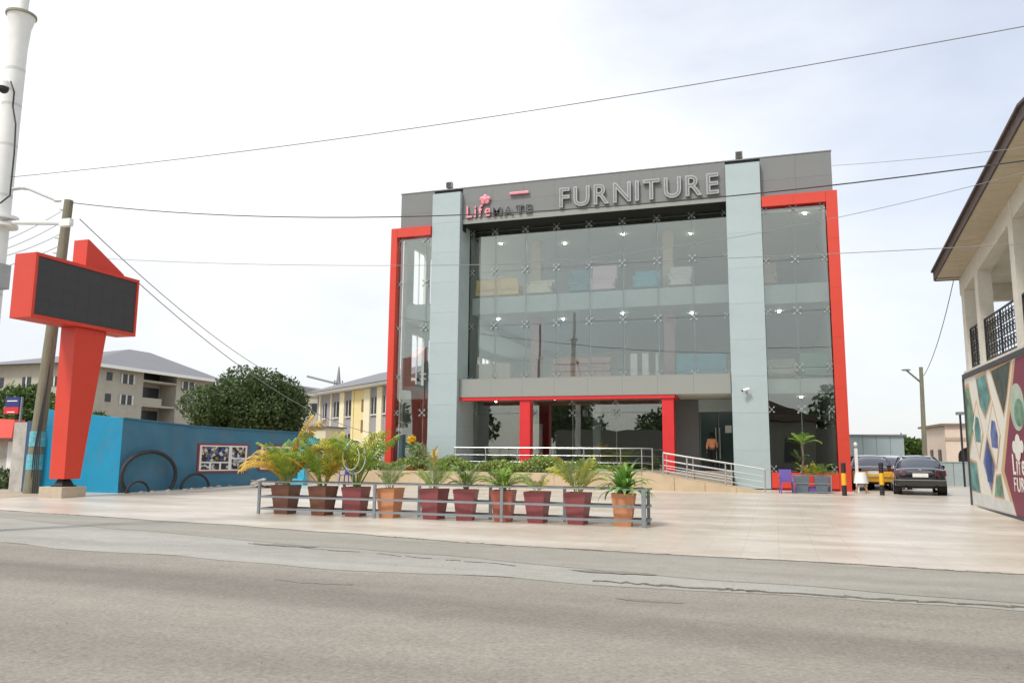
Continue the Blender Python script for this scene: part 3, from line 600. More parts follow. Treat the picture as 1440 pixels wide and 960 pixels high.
for i, (px, pm, h, a, kind, lab) in enumerate(POTS):
    x = atY(px, 730, 18.67).x
    t_ = empty('potted_plant', (x, 18.67, .012), lab, 'potted plant', 'potted plants inside the low grey fence', rz=random.uniform(-.16, .16)+.03); t_.rotation_euler.x = random.uniform(-.012, .012); t_.rotation_euler.y = random.uniform(-.018, .018)
    pot_mesh(h, a, a*.70).build('pot', pm, t_, local=True)
    MB().box(-a*.84, a*.84, -a*.84, a*.84, h-.09, h-.07).build('soil', M_soil, t_, local=True)
    z = h-.07
    if kind == 'areca2':
        palm_fronds(t_, z, ['yel', 'yel', 'lime'], 13, 1.25, (-.15, .35), i); palm_fronds(t_, z+.1, ['oran', 'yel'], 6, 1.45, (.1, .5), 40+i)
        for k in range(4): link('frond', FR['oran'][2], None, t_, (-.05, 0, z+.15), (0, .35+.1*k, pi+.25*(k-1.5)), (1.6-.1*k,)*3)
        link('frond', FR['oran'][1], None, t_, (0, 0, z+.3), (0, .12, .1), (1.75,)*3); link('frond', FR['oran'][0], None, t_, (0, 0, z+.3), (0, .05, .5), (1.7,)*3)
    elif kind == 'areca': palm_fronds(t_, z, ['yel', 'lime', 'yel'], 13, 1.42, (-.15, .36), i); palm_fronds(t_, z, ['oran', 'yel'], 5, 1.2, (.1, .6), 50)
    elif kind == 'areca3': palm_fronds(t_, z, ['lime', 'yel', 'lime'], 11, 1.55, (-.15, .32), i)
    elif kind == 'areca4': palm_fronds(t_, z, ['yel', 'pale', 'yel'], 14, .95, (-.05, .4), i)
    elif kind == 'sparse': palm_fronds(t_, z, ['pale', 'lime', 'pale'], 8, .72, (-.1, .4), i)
    elif kind == 'thin': palm_fronds(t_, z, ['pale', 'yel'], 8, .62, (-.1, .4), i)
    elif kind == 'croton':
        palm_fronds(t_, z, ['pale', 'lime'], 9, .85, (-.1, .45), i); s = MB().tube([(0, 0, z), (.04, 0, z+.45), (-.02, .02, z+.85)], [.018, .014, .01], 6).build('stem', M_bark, t_, local=True)
        for k in range(14): link('leaf', random.choice(CROT), None, t_, (-.02, .02, z+.55+.03*k), (0, random.uniform(0, .6), k*2.4))
    elif kind in ('bush', 'bush2'):
        n = 34 if kind == 'bush' else 60; st = MB()
        for k in range(6): aa = k*1.05; st.tube([(0, 0, z), (.10*cos(aa), .10*sin(aa), z+.18), (.2*cos(aa), .2*sin(aa), z+.36)], [.016, .012, .006], 5)
        st.build('stem', M_bark, t_, local=True)
        for k in range(n):
            aa = random.uniform(0, 2*pi); q = random.uniform(.02, .30); link('leaf', random.choice(SLIM), None, t_, (q*cos(aa), q*sin(aa), z+random.uniform(.02, .42)), (random.uniform(-.3, .3), random.uniform(0, .9), aa), (random.uniform(.6, 1),)*3)
        if kind == 'bush2': palm_fronds(t_, z+.1, ['mid', 'lime', 'lime'], 18, .66, (-.1, .9), i)
        else: palm_fronds(t_, z+.1, ['pale', 'mid', 'lime'], 15, .62, (-.1, .8), i)
    else:
        for k in range(62):
            aa = k*2.4; tl = -.1+1.25*(k/62); link('leaf', STRAP[k % 3], None, t_, (.04*cos(aa), .04*sin(aa), z+.06+.12*(1-k/62)), (random.uniform(-.15, .15), tl, aa), (random.uniform(1.0, 1.35),)*3)
# hedge and terrace shrubs
hp = [(random.uniform(-18.6, -6.0), random.gauss(34.0, .25), .85+random.random()**.7*.62+.06*sin(random.uniform(0, 6))) for _ in range(11000)]
hp = [(x, y, .82+(z-.82)*(.75+.35*sin(x*2.1)*sin(x*.9+1))) for x, y, z in hp]
HG = empty('hedge', (-12, 34, .85), 'clipped light green hedge in the tiled bed in front of the shop', 'hedge')
link('foliage', leaves_mesh('foliage', np.array(hp)-np.array([-12, 34, .85]), .13, leafmat('hedge_leaf', (.12, .20, .03), (.38, .46, .14)), .5, 0, np.array([0, 0, .7])), None, HG)
SH = empty('shrub', (-15.6, 33.9, .8), 'yellow flowered slim shrub in the bed before the left pillar', 'shrub')
MB().tube([(0, 0, 0), (.05, 0, .5), (0, 0, 1.2)], [.03, .02, .01], 6).build('stem', M_bark, SH, local=True)
link('foliage', leaves_mesh('foliage', crown_pts([(0, 0, .8, .42, 1.2), (.35, 0, .5, .3, 1), (-.3, 0, 1.1, .28, 1)], 900), .15, LM_pale), None, SH)
link('flower', leaves_mesh('flower', crown_pts([(-.35, -.1, 1.45, .17, 1)], 200), .10, leafmat('yellow_flower', (.70, .42, .02), (.85, .6, .05)), .8), None, SH)

# ------------------------------------------------------------------ furniture seen through the glass
def sofa(x, y, z, w, m, label, back=.85, d=.9, chair=False, cat='sofa'):
    t_ = empty('armchair' if chair else 'sofa', (x, y, z), label, 'armchair' if chair else cat)
    MB().box(-w/2, w/2, -d/2, d/2, .12, .42).build('base', m, t_, local=True, bevel=.03)
    n = 1 if chair else 2
    for k in range(n): a = -w/2+.14+(w-.28)*k/n; MB().box(a, a+(w-.28)/n-.01, -d/2+.02, d/2-.2, .42, .56).build('seat_cushion', m, t_, local=True, bevel=.04)
    MB().box(-w/2+.02, w/2-.02, d/2-.22, d/2, .30, back).build('backrest', m, t_, local=True, bevel=.05)
    for s in (-1, 1): MB().box(s*w/2-.07*s-.07, s*w/2-.07*s+.07, -d/2, d/2-.05, .2, .68).build('armrest', m, t_, local=True, bevel=.03)
    for i in (-1, 1):
        for j in (-1, 1): MB().box(i*(w/2-.08)-.025, i*(w/2-.08)+.025, j*(d/2-.08)-.025, j*(d/2-.08)+.025, 0, .12).build('leg', M_black, t_, local=True)
    return t_
def fab(n, c): return mat(n, c, .85, var=.08, scale=8)
Z3, Z2 = 9.55, 5.2
sofa(-13.2, 38.02, Z3, 2.3, fab('yellow_fabric', (.85, .60, .18)), 'yellow sofa behind the top floor glass beside the left pillar', .95).rotation_euler.z = pi
sofa(-11.0, 38.02, Z3, 1.4, fab('cream_fabric', (.80, .75, .58)), 'cream sofa on the top floor right of the yellow sofa', .9)
sofa(-8.9, 38.02, Z3, 1.1, fab('blue_fabric', (.12, .30, .38)), 'blue armchair on the top floor beside a pale pink chair', 1.3, chair=True)
sofa(-7.75, 38.02, Z3, 1.3, fab('pink_fabric', (.85, .66, .72)), 'pale pink high backed chair behind the top floor glass', 1.45, chair=True)
sofa(-5.6, 38.02, Z3, 1.3, fab('teal_fabric', (.10, .46, .56)), 'teal armchair on the top floor beside the cream column', 1.05, chair=True)
sofa(-4.0, 38.02, Z3, 1.1, fab('white_fabric', (.76, .74, .68)), 'off white armchair on the top floor next to the right pillar', 1.15, chair=True)
sofa(-3.1, 37.95, Z2, 2.3, fab('petrol_fabric', (.06, .34, .45)), 'petrol blue sofa on the first floor by the right pillar', 1.15).rotation_euler.z = pi
sofa(0.35, 36.9, Z2-.2, 1.3, fab('grey_fabric', (.38, .42, .38)), 'grey armchair on the first floor behind the right bay glass', .95, chair=True)
sofa(1.75, 36.9, Z2-.2, 1.2, fab('green_fabric', (.10, .32, .26)), 'green armchair on the first floor at the right red frame', 1.2, chair=True)
sofa(-.2, 36.9, 9.15, 1.1, fab('tan_fabric', (.42, .30, .20)), 'tan armchair on the top floor behind the right bay glass', 1.15, chair=True)
bd = empty('display_bench', (-8.8, 37.75, Z2), 'low reddish slatted bench display on the first floor', 'bench')
for k in range(3): MB().box(-1.45, 1.45, -.3, .3, .12+.36*k, .40+.36*k).build('slat', fab('rose_brown_wood', (.50, .22, .18)), bd, local=True, bevel=.02)
for xx in (-1.3, 1.3): MB().box(xx-.05, xx+.05, -.25, .25, 0, 1.2).build('end_post', M_black, bd, local=True)
for k, (x, w) in enumerate(((-6.1, .32), (-5.55, .3), (-5.0, .12))):
    st = empty('display_stand', (x-.15, 37.65, Z2), ('broad white display stand left of its twin on the first floor', 'white display stand in the middle of the first floor trio', 'slim white display stand beside the pink column')[k], 'stand', 'white display stands on the first floor')
    MB().box(-w/2, w/2, -.05, .05, .04, 1.25).build('panel', M_white, st, local=True); MB().box(-w/2-.1, w/2+.1, -.2, .2, 0, .04).build('foot', M_white, st, local=True)
cb = empty('display_cabinet', (-13.3, 37.7, Z2), 'low beige cabinet on the first floor beside the left pillar', 'cabinet')
MB().box(-.9, .9, -.25, .25, 0, .95).build('carcass', fab('beige_board', (.50, .47, .38)), cb, local=True, bevel=.01)
for k in (-1, 1): MB().box(k*.45-.40, k*.45+.40, -.265, -.252, .08, .88).build('door', fab('beige_board', (.5, .47, .38)), cb, local=True)

# ------------------------------------------------------------------ person at the door
def skin(pts, edges, rad, sub=1):
    me = bpy.data.meshes.new('skin'); me.from_pydata(pts, edges, []); o = bpy.data.objects.new('skin', me); COL.objects.link(o)
    sm = o.modifiers.new('s', 'SKIN'); sm.use_smooth_shade = True
    for i, v in enumerate(me.skin_vertices[0].data): v.radius = (rad[i], rad[i]) if not isinstance(rad[i], tuple) else rad[i]; v.use_root = (i == 0)
    s = o.modifiers.new('b', 'SUBSURF'); s.levels = sub; s.render_levels = sub
    dg = bpy.context.evaluated_depsgraph_get(); r = bpy.data.meshes.new_from_object(o.evaluated_get(dg)); bpy.data.objects.remove(o); return r
PR = empty('person', (-2.78, 38.35, .972), 'person in an orange top and black trousers seen from behind, walking to the glass door', 'person', rz=.25)
M_skin = mat('brown_skin', (.20, .10, .06), .5); M_hair = mat('black_hair', (.012, .010, .01), .6, bump=.5); M_otop = mat('orange_blouse', (.78, .34, .17), .8, bump=.3, bscale=15); M_trous = mat('black_trousers', (.012, .012, .015), .8)
# body facing +y (away from the viewer); hips, spine, neck, head, legs mid stride, arms
bp_ = [(0, 0, .98), (0, 0, 1.15), (0, .01, 1.36), (0, .02, 1.46), (0, .02, 1.54), (-.16, 0, 1.42), (-.22, -.03, 1.15), (-.235, .05, .93), (.16, 0, 1.42), (.22, .05, 1.17), (.24, .2, 1.02), (-.09, 0, .93), (-.10, .10, .52), (-.10, .06, .09), (.09, 0, .93), (.10, -.02, .52), (.10, -.16, .12), (-.10, .20, .04), (.10, -.04, .03), (0, .03, 1.62), (0, .035, 1.70)]
be = [(0, 1), (1, 2), (2, 3), (3, 4), (2, 5), (5, 6), (6, 7), (2, 8), (8, 9), (9, 10), (0, 11), (11, 12), (12, 13), (0, 14), (14, 15), (15, 16), (13, 17), (16, 18), (4, 19), (19, 20)]
br_ = [(.14, .10), (.12, .09), (.14, .09), .06, .045, .055, .04, .028, .055, .04, .028, .08, .055, .036, .08, .055, .036, .03, .03, .075, .07]
body = link('body', skin(bp_, be, br_, 2), M_skin, PR)
tops = [(0, 0, 1.0), (0, 0, 1.2), (0, .01, 1.38), (-.165, 0, 1.42), (-.225, -.03, 1.16), (-.235, .02, 1.0), (.165, 0, 1.42), (.225, .05, 1.18), (.24, .13, 1.08)]
link('blouse', skin(tops, [(0, 1), (1, 2), (2, 3), (3, 4), (4, 5), (2, 6), (6, 7), (7, 8)], [(.175, .13), (.15, .115), (.165, .11), .075, .062, .055, .075, .062, .055], 2), M_otop, body)
trs = [(0, 0, .97), (-.09, 0, .90), (-.10, .10, .52), (-.10, .06, .12), (.09, 0, .90), (.10, -.02, .52), (.10, -.16, .14)]
link('trousers', skin(trs, [(0, 1), (1, 2), (2, 3), (0, 4), (4, 5), (5, 6)], [(.16, .12), .105, .075, .062, .105, .075, .062], 2), M_trous, body)
link('hair', skin([(0, .0, 1.66), (0, -.02, 1.74), (0, -.06, 1.60), (0, -.07, 1.50)], [(0, 1), (0, 2), (2, 3)], [.10, .07, .075, .04], 2), M_hair, body)
fc = MB(); fc.sphere((-.03, .115, 1.68), .012, .008, .008, 8, 6); fc.sphere((.03, .115, 1.68), .012, .008, .008, 8, 6); fc.build('eye', M_white, body, local=True)
MB().sphere((0, .125, 1.65), .012, .02, .018, 8, 6).build('nose', M_skin, body, local=True)
for s, hx, hy, hz in ((-1, -.235, .05, .93), (1, .24, .2, 1.02)):
    pts = [(hx, hy, hz), (hx, hy+.02, hz-.08)]; ed = [(0, 1)]; rd = [.03, (.035, .018)]
    for k in range(4): n = len(pts); ox = (k-1.5)*.018; pts += [(hx+ox, hy+.03, hz-.11), (hx+ox, hy+.045, hz-.15-.008*(1-abs(k-1.5)))]; ed += [(1, n), (n, n+1)]; rd += [.009, .007]
    n = len(pts); pts += [(hx-s*.035, hy+.03, hz-.06), (hx-s*.045, hy+.05, hz-.09)]; ed += [(0, n), (n, n+1)]; rd += [.011, .008]
    link('hand', skin(pts, ed, rd, 1), M_skin, body)
for s, x, y in ((-1, -.10, .10), (1, .10, -.12)): MB().sphere((x, y+.04, .045), .045, .12, .045).build('shoe', M_black, body, local=True)

# ------------------------------------------------------------------ LED sign on the red column
LS = empty('led_sign', (-23.1, 21.4, .05), 'tall red column sign carrying a blank black screen, on the street corner', 'sign')
MB().box(-23.62, -22.62, 20.95, 21.95, .04, .42).build('base_block', mat('sandstone_base', (.46, .38, .28), .8, var=.15, dirt=.25), LS, bevel=.01)
MB().box(-23.35, -22.85, 21.15, 21.75, .42, .46).build('foot_plate', M_black, LS)
MB().hull8([(-23.3, 21.2, .461), (-22.9, 21.2, .461), (-22.9, 21.7, .461), (-23.3, 21.7, .461)], [(-23.2, 21.3, .68), (-23.0, 21.3, .68), (-23.0, 21.6, .68), (-23.2, 21.6, .68)]).build('foot', M_black, LS)
MB().hull8([(-23.4, 21.12, .68), (-22.75, 21.12, .68), (-22.75, 21.78, .68), (-23.4, 21.78, .68)], [(-23.4, 21.06, 5.86), (-22.75, 21.06, 5.86), (-22.75, 22.42, 5.86), (-23.4, 22.42, 5.86)]).build('column', M_red, LS, bevel=.008)
SB = MB().box(-23.52, -22.66, 19.16, 23.62, 5.87, 8.02).build('cabinet', M_red, LS, bevel=.012)
for nm, a in (('screen_frame', (19.16, 23.62, 5.87, 5.99)), ('screen_frame', (19.16, 23.62, 7.91, 8.02)), ('screen_frame', (19.16, 19.26, 5.993, 7.907)), ('screen_frame', (23.52, 23.62, 5.993, 7.907))):
    B(nm, M_red, SB, -22.657, -22.60, a[0], a[1], a[2], a[3])
pw = (23.51-19.27)/8; ph = (7.9-6.0)/4
me = MB().box(0, .02, .0015, pw-.0015, .0015, ph-.0015).mesh('screen_panel')
for i in range(8):
    for j in range(4): link('screen_panel', me, M_led, SB, Vector((-22.65, 19.27+i*pw, 6.0+j*ph))-worigin(LS))
MB().poly([(-22.80, 21.30, 8.022), (-22.80, 21.30, 9.02), (-22.80, 21.38, 9.02), (-22.80, 23.05, 8.12), (-22.80, 23.05, 8.022)], (-.62, 0, 0)).build('top_fin', M_red, LS, bevel=.006)

# ------------------------------------------------------------------ poles and wires on the left
WP = empty('utility_pole', (-26.2, 22.9, .05), 'leaning weathered wooden utility pole behind the red sign', 'utility pole')
ptop = atY(97, 282, 23.2)
MB().tube([(-26.2, 22.9, .0), Vector((-26.2, 22.9, 0)).lerp(ptop, .5), ptop], [.27, .22, .165], 12).build('pole', M_wood, WP)
for k, (dz, l) in enumerate(((.35, 1.4), (.9, 1.2), (1.5, 1.5), (2.1, 2.6))):
    p = ptop-Vector((.06*dz, 0, dz)); MB().tube([p, p+Vector((-.3, -.12, .0))], .04, 8).build('insulator', M_white, WP)
for k, z in enumerate((2.05, 1.2)):
    q = Vector((-26.2, 22.9, 0)).lerp(ptop, z/11.4); MB().cyl((q.x, q.y), .275, .27, z-.28, z+.28, 14).build('notice_wrap', mat('turquoise_notice', (.12, .42, .48), .6, var=.35, scale=9), WP)
for k in range(4): a = -.3+k*.22; MB().tube([(-26.05+.1*k, 22.75, .02), (-26.0+.08*k, 22.7, 1.5+.2*k), Vector((-26.2, 22.9, 0)).lerp(ptop, .45)+Vector((.18, -.05, 0))], .018, 6).build('hanging_cable', M_wire, WP)
# white steel street pole
SP = empty('street_pole', (-15.35, 12, 0), 'tall white steel street pole with a lamp arm and camera at the left edge', 'street pole')
a0 = Vector((-15.35, 12, 0)); a1 = atY(30, 24, 12)
MB().tube([a0, a0.lerp(a1, .5), a0.lerp(a1, .93), a0.lerp(a1, .975), a1], [.235, .21, .185, .21, .275], 20).build('pole', M_white, SP)
MB().cyl((a1.x, 12), .30, .30, a1.z, a1.z+.05, 20).build('flange', mat('rusty_flange', (.30, .28, .2), .8), SP); MB().tube([a1, a1+Vector((.12, 0, 2.2))], .11, 14).build('mast', M_white, SP)
for z in (4.8, 6.3, 6.9, 8.0, 8.9, 9.7): q = a0.lerp(a1, z/a1.z); rb2 = .237-.0047*z; MB().cyl((q.x, q.y), rb2, rb2, z-.03, z+.03, 18).build('band', mat('pale_band', (.6, .62, .6), .5), SP)
pts = [atY(18, 266, 12), atY(30, 264.5, 12), atY(42, 266, 12), atY(60, 274, 12), atY(81, 282.5, 12)]
MB().tube(pts, [.04, .035, .033, .03, .03], 8).build('lamp_arm', mat('pale_grey_steel', (.5, .52, .5), .5), SP); MB().sphere(pts[-1], .10, .06, .03).build('lamp_head', M_white, SP)
MB().tube([atY(2, 313, 12), atY(101, 314, 12)], .045, 8).build('cross_arm', M_white, SP); q = atY(94, 313.5, 12); MB().box(q.x-.15, q.x+.12, 11.95, 12.05, q.z-.07, q.z+.08).build('arm_bracket', M_white, SP)
q = atY(4, 312, 12); MB().cyl((q.x, 12), .29, .29, q.z-.12, q.z-.06, 18).build('collar', M_white, SP); MB().cyl((q.x, 12), .29, .29, q.z+.05, q.z+.11, 18).build('collar', M_white, SP)
q = atY(5, 387, 11.7); MB().box(q.x-.35, q.x+.07, 11.5, 11.8, q.z-.28, q.z+.22).build('junction_box', mat('grey_box', (.35, .36, .35), .6), SP, bevel=.01); B('meter_face', M_black, SP, q.x-.2, q.x+.02, 11.48, 11.498, q.z-.2, q.z)
MB().tube([atY(15, 115, 11.8), atY(20, 130, 11.75), atY(18, 150, 11.75), atY(22, 175, 11.75), atY(20, 215, 11.75), atY(16, 255, 11.75), atY(14, 275, 11.75), atY(0, 286, 11.75)], .018, 6).build('pole_cable', M_wire, SP)
q = atY(5, 125, 11.6); dc = MB().sphere((q.x, 11.6, q.z), .10, .10, .10).build('camera_dome', M_black, SP); MB().cyl((q.x, 11.6), .12, .10, q.z+.03, q.z+.15).build('dome_hood', M_white, SP)
MB().tube([(q.x, 11.6, q.z+.12), (q.x-.2, 11.8, q.z+.3), (q.x-.3, 12, q.z+.2)], .025).build('dome_arm', M_white, SP)
def wire(a, b, sag, label, r=.016, m=None, n=24):
    a = Vector(a); b = Vector(b); p = [a.lerp(b, i/n)-Vector((0, 0, 4*sag*(i/n)*(1-i/n))) for i in range(n+1)]
    return MB().tube(p, r, 5).build('overhead_wire', m or M_wire, None, label, 'wire')
wire(atY(-5, 251, 12), atY(1480, 30, 12.0), .22, 'thin long wire high across the whole sky', .008, M_wirel)
wire(ptop+Vector((.12, 0, -.1)), atY(1470, 222, 20), .95, 'dark thick wire from the wooden pole across the shop fascia to the far right', .018)
wire(atY(120, 362, 24), atY(1470, 341, 20), .42, 'faint wire crossing in front of the top floor glass', .009, M_wirel)
wire(atY(112, 308, 23.2), atY(480, 560, 66), 1.6, 'cable descending from the wooden pole to the yellow block, upper of two', .020, M_wirel)
wire(atY(195, 398, 26), atY(560, 612, 60), 1.6, 'cable descending toward the left red frame, lower of two', .020, M_wirel)
wire(atY(1170, 233, 30), atY(1460, 205, 22), .05, 'faint wire leaving the roof corner to the right, uppermost', .008, M_wirel)
wire(atY(700, 372, 20), atY(1450, 240, 18), .35, 'faint slanting wire across the right pillar and right bay', .007, M_wirel)
wire(atY(1344, 380, 35), atY(1299, 528, 50), .5, 'thin wire hanging from the house eave to the far pole', .018, M_wirel)
for k, (x1, y1) in enumerate(((60, 313), (66, 322), (62, 332), (48, 350))):
    wire(ptop-Vector((.1+.05*k, 0, .3+.5*k)), atY(x1-70, y1+32, 21), .1, ('short', 'second', 'third', 'lowest')[k]+' wire running left from the wooden pole top', .012, M_wirel)

# ------------------------------------------------------------------ blue boundary wall, posters, hoops
W_c = mat('cyan_wall_paint', (.004, .25, .43), .7, var=.10, scale=1.2, dirt=.38, bump=.35, bscale=9); W_b = mat('teal_blue_wall_paint', (.048, .165, .25), .7, var=.14, scale=1.2, dirt=.38, bump=.35, bscale=9)
W_n = mat('navy_wall_paint', (.045, .08, .15), .7, var=.1, dirt=.1); W_w = mat('grey_plaster', (.42, .40, .36), .85, var=.2, scale=3, dirt=.5, bump=.4, bscale=10)
BW = empty('boundary_wall', (-22.9, 24, .1), 'long blue painted boundary wall running back beside the forecourt', 'wall')
def wseg(name, a, b, za, zb, m, th=.2):
    a = Vector(a); b = Vector(b); d = (b-a).normalized(); nrm = Vector((-d.y, d.x, 0))*th
    return MB().hull8([(a.x, a.y, 0), (b.x, b.y, 0), (b.x+nrm.x, b.y+nrm.y, 0), (a.x+nrm.x, a.y+nrm.y, 0)], [(a.x, a.y, za), (b.x, b.y, zb), (b.x+nrm.x, b.y+nrm.y, zb), (a.x+nrm.x, a.y+nrm.y, za)]).build(name, m, BW)
A0 = (-27.1, 23.9, 0); A1 = (-23.05, 23.8, 0); A2 = (-22.85, 27.5, 0)
p372 = atX(372, 607, -21.3); A3 = (-21.0, 33.5, 0)
zA0 = atY(60, 575, 23.9).z; zA1 = atY(175, 588, 23.8).z; zA2 = atX(262, 599, -22.85).z
wseg('wall_panel', A0, A1, zA0, zA1, W_c); wseg('wall_panel', A1, A2, zA1, zA2, W_b); wseg('wall_panel', A2, A3, zA2, zA2-.12, W_b)
MB().box(-27.2, -26.95, 23.35, 23.85, 0, 2.75).build('end_pier', W_n, BW); B('end_pier', W_w, BW, -27.9, -27.21, 23.4, 23.85, 0, 2.7)
for a, b, za, zb in ((A1, A2, zA1, zA2), (A2, A3, zA2, zA2-.12)):
    a = Vector(a); b = Vector(b); MB().bar(a+Vector((-.08, 0, za+.02)), b+Vector((-.08, 0, zb+.02)), .26, .05).build('coping', W_b, BW)
# poster boards on the third stretch
da = (Vector(A3)-Vector(A2)).normalized(); nout = Vector((da.y, -da.x, 0))
def on_wall(px):  # distance along the stretch for a picture column
    lo, hi = 0, 7
    for _ in range(40):
        m_ = (lo+hi)/2; q = Vector(A2)+da*m_-CAM; x = 720+F_PX*(q.dot(_r))/(q.dot(_f))
        if x < px: lo = m_
        else: hi = m_
    return lo
M_pfr = mat('dark_red_frame', (.28, .04, .045), .6); M_pw = mat('white_print', (.72, .71, .68), .5, var=.03)
def photo_mat(i, a, b):
    m = bpy.data.materials.new('printed_photo'); m.use_nodes = True; t = m.node_tree; bs = t.nodes['Principled BSDF']; bs.inputs['Roughness'].default_value = .35
    tcn = N(t, 'ShaderNodeTexCoord'); v = N(t, 'ShaderNodeTexVoronoi'); v.inputs['Scale'].default_value = 8.5+i % 3; t.links.new(tcn.outputs['Object'], v.inputs[0])
    cr = N(t, 'ShaderNodeValToRGB'); cr.color_ramp.interpolation = 'CONSTANT'; cr.color_ramp.elements[0].color = (.02, .02, .025, 1); cr.color_ramp.elements[1].position = .72; cr.color_ramp.elements[1].color = (.55, .53, .48, 1)
    e = cr.color_ramp.elements.new(.35); e.color = tuple(a)+(1,); e = cr.color_ramp.elements.new(.55); e.color = tuple(b)+(1,)
    s = N(t, 'ShaderNodeSeparateColor'); t.links.new(v.outputs['Color'], s.inputs[0]); t.links.new(s.outputs[0], cr.inputs[0]); t.links.new(cr.outputs[0], bs.inputs['Base Color']); return m
PH = [photo_mat(i, a, b) for i, (a, b) in enumerate([((.25, .18, .08), (.05, .09, .25)), ((.06, .07, .08), (.30, .30, .32)), ((.12, .10, .08), (.45, .40, .35)), ((.03, .08, .06), (.38, .30, .22))])]
def poster(u0, u1, z0, z1, cells, label):
    a = Vector(A2)+da*u0; t_ = empty('poster_board', (a.x, a.y, z0), label, 'poster', 'framed photo posters on the blue wall')
    def q(u, z, o): return Vector(A2)+da*u+nout*o+Vector((0, 0, z))
    MB().hull8([q(u0, z0, .01), q(u1, z0, .01), q(u1, z0, .05), q(u0, z0, .05)], [q(u0, z1, .01), q(u1, z1, .01), q(u1, z1, .05), q(u0, z1, .05)]).build('frame', M_pfr, t_)
    w = u1-u0; h = z1-z0
    MB().hull8([q(u0+.08, z0+.07, .05), q(u1-.08, z0+.07, .05), q(u1-.08, z0+.07, .062), q(u0+.08, z0+.07, .062)], [q(u0+.08, z1-.07, .05), q(u1-.08, z1-.07, .05), q(u1-.08, z1-.07, .062), q(u0+.08, z1-.07, .062)]).build('sheet', M_pw, t_)
    for k, (a_, b_, c_, d_) in enumerate(cells):
        ua, ub, zc, zd = u0+.08+(w-.16)*a_, u0+.08+(w-.16)*b_, z0+.07+(h-.14)*c_, z0+.07+(h-.14)*d_
        MB().hull8([q(ua, zc, .062), q(ub, zc, .062), q(ub, zc, .066), q(ua, zc, .066)], [q(ua, zd, .062), q(ub, zd, .062), q(ub, zd, .066), q(ua, zd, .066)]).build('photo', PH[k % 4], t_)
u0, u1 = on_wall(274), on_wall(345.5)
cells = [(.04, .60, .36, .95), (.04, .20, .05, .30), (.24, .41, .05, .30), (.45, .60, .05, .30), (.67, .96, .52, .94), (.67, .96, .05, .46)]
poster(u0, u1, .78, 1.98, cells, 'framed board of many small photos, nearer of the two on the blue wall')
u2, u3 = on_wall(361), on_wall(421)
poster(u2, u3, .82, 1.98, [(.04, .45, .1, .9), (.55, .95, .5, .92), (.55, .95, .08, .42)], 'framed board with three photos, farther along the blue wall behind the palms')
# rubber hoops leaning on the wall
def hoop(c, rx_, rz_, r, a0_, a1_, name, label, m, dirv=(1, 0, 0), n=28, cat='hose'):
    c = Vector(c); d = Vector(dirv).normalized(); p = [c+d*(rx_*cos(a0_+(a1_-a0_)*i/n))+Vector((0, 0, rz_*sin(a0_+(a1_-a0_)*i/n))) for i in range(n+1)]
    return MB().tube(p, r, 10).build(name, m, None, label, cat)
hoop((-22.75, 25.0, .72), 1.25, .90, .075, -.75, 3.9, 'hose_loop', 'thick black rubber pipe bent in a tall loop against the blue wall', M_rubber, (.12, 1, 0))
hoop((-22.5, 27.3, .12), .75, .62, .05, 0, 3.14, 'hose_loop', 'smaller low arch of black pipe right of the tall loop', M_rubber, (.1, 1, 0))
hoop((-22.6, 24.3, .1), .5, .42, .045, 0, 3.14, 'hose_loop', 'small black pipe end curled inside the foot of the tall loop', M_rubber, (.1, 1, 0))
# slabs heap
M_rub = mat('broken_concrete', (.40, .37, .32), .9, var=.25, scale=5, dirt=.4, bump=.6)
for k in range(13):
    R = random.Random(k); x = -20.9+R.gauss(0, .35)+k*.06; y = 29.3+R.uniform(-.5, .5); l, w, h = R.uniform(.3, .6), R.uniform(.12, .28), R.uniform(.03, .06)
    o = MB().poly([(-l, -w, 0), (-l*.3, -w*1.2, 0), (l*.9, -w*.8, 0), (l, w*.5, 0), (l*.2, w, 0), (-l*.8, w*.8, 0)], (0, 0, h)).build('concrete_slab', M_rub, None, 'flat broken slab of pale concrete heaped by the blue wall behind the fence', 'slab', 'broken slabs heaped near the blue wall')
    o.location = (x, y, gz(y)+.03+.05*(k % 5)); o.rotation_euler = (R.uniform(-.2, .2), R.uniform(-.22, .22), R.uniform(0, 3))
# turquoise bracket shaped post and standing hoop behind the palms
q = atY(425, 682, 31); TP = empty('painted_post', (q.x, 31, gz(31)), 'turquoise painted post with a short top arm behind the left palms', 'post')
M_tq = mat('turquoise_paint', (.05, .40, .55), .6, var=.2, scale=3, dirt=.1)
zt = atY(430, 616, 31).z
MB().box(q.x-.2, q.x+.12, 30.9, 31.1, gz(31), zt).build('post', M_tq, TP, bevel=.01); MB().box(q.x+.123, q.x+.75, 30.92, 31.08, zt-.28, zt).build('arm', M_tq, TP, bevel=.01); MB().box(q.x-.55, q.x+.15, 30.8, 31.2, gz(31), gz(31)+.3).build('foot', M_tq, TP, bevel=.01)
q = atY(497, 642, 18.30); HS = empty('hoop_ornament', (q.x, 18.30, .88), 'round double ringed pale hoop ornament standing on the fence before the third pot', 'hoop')
for dy, m_, rr, sc_ in ((-.05, mat('pale_cream_ring', (.62, .62, .42), .6), .011, .82), (.05, mat('grey_ring', (.26, .27, .24), .6), .014, 1.0), (.02, M_white, .007, 1.08)):
    MB().tube([(q.x+dy*.9+.29*sc_*cos(a*pi/16), 18.30+dy, q.z+.40*sc_*sin(a*pi/16)) for a in range(33)], rr*1.35, 8).build('ring', m_, HS)
for a in range(2, 32, 4): MB().bar((q.x-.04+.25*cos(a*pi/16), 18.25, q.z+.33*sin(a*pi/16)), (q.x+.04+.29*cos(a*pi/16), 18.35, q.z+.40*sin(a*pi/16)), .01).build('spacer', M_galv, HS)
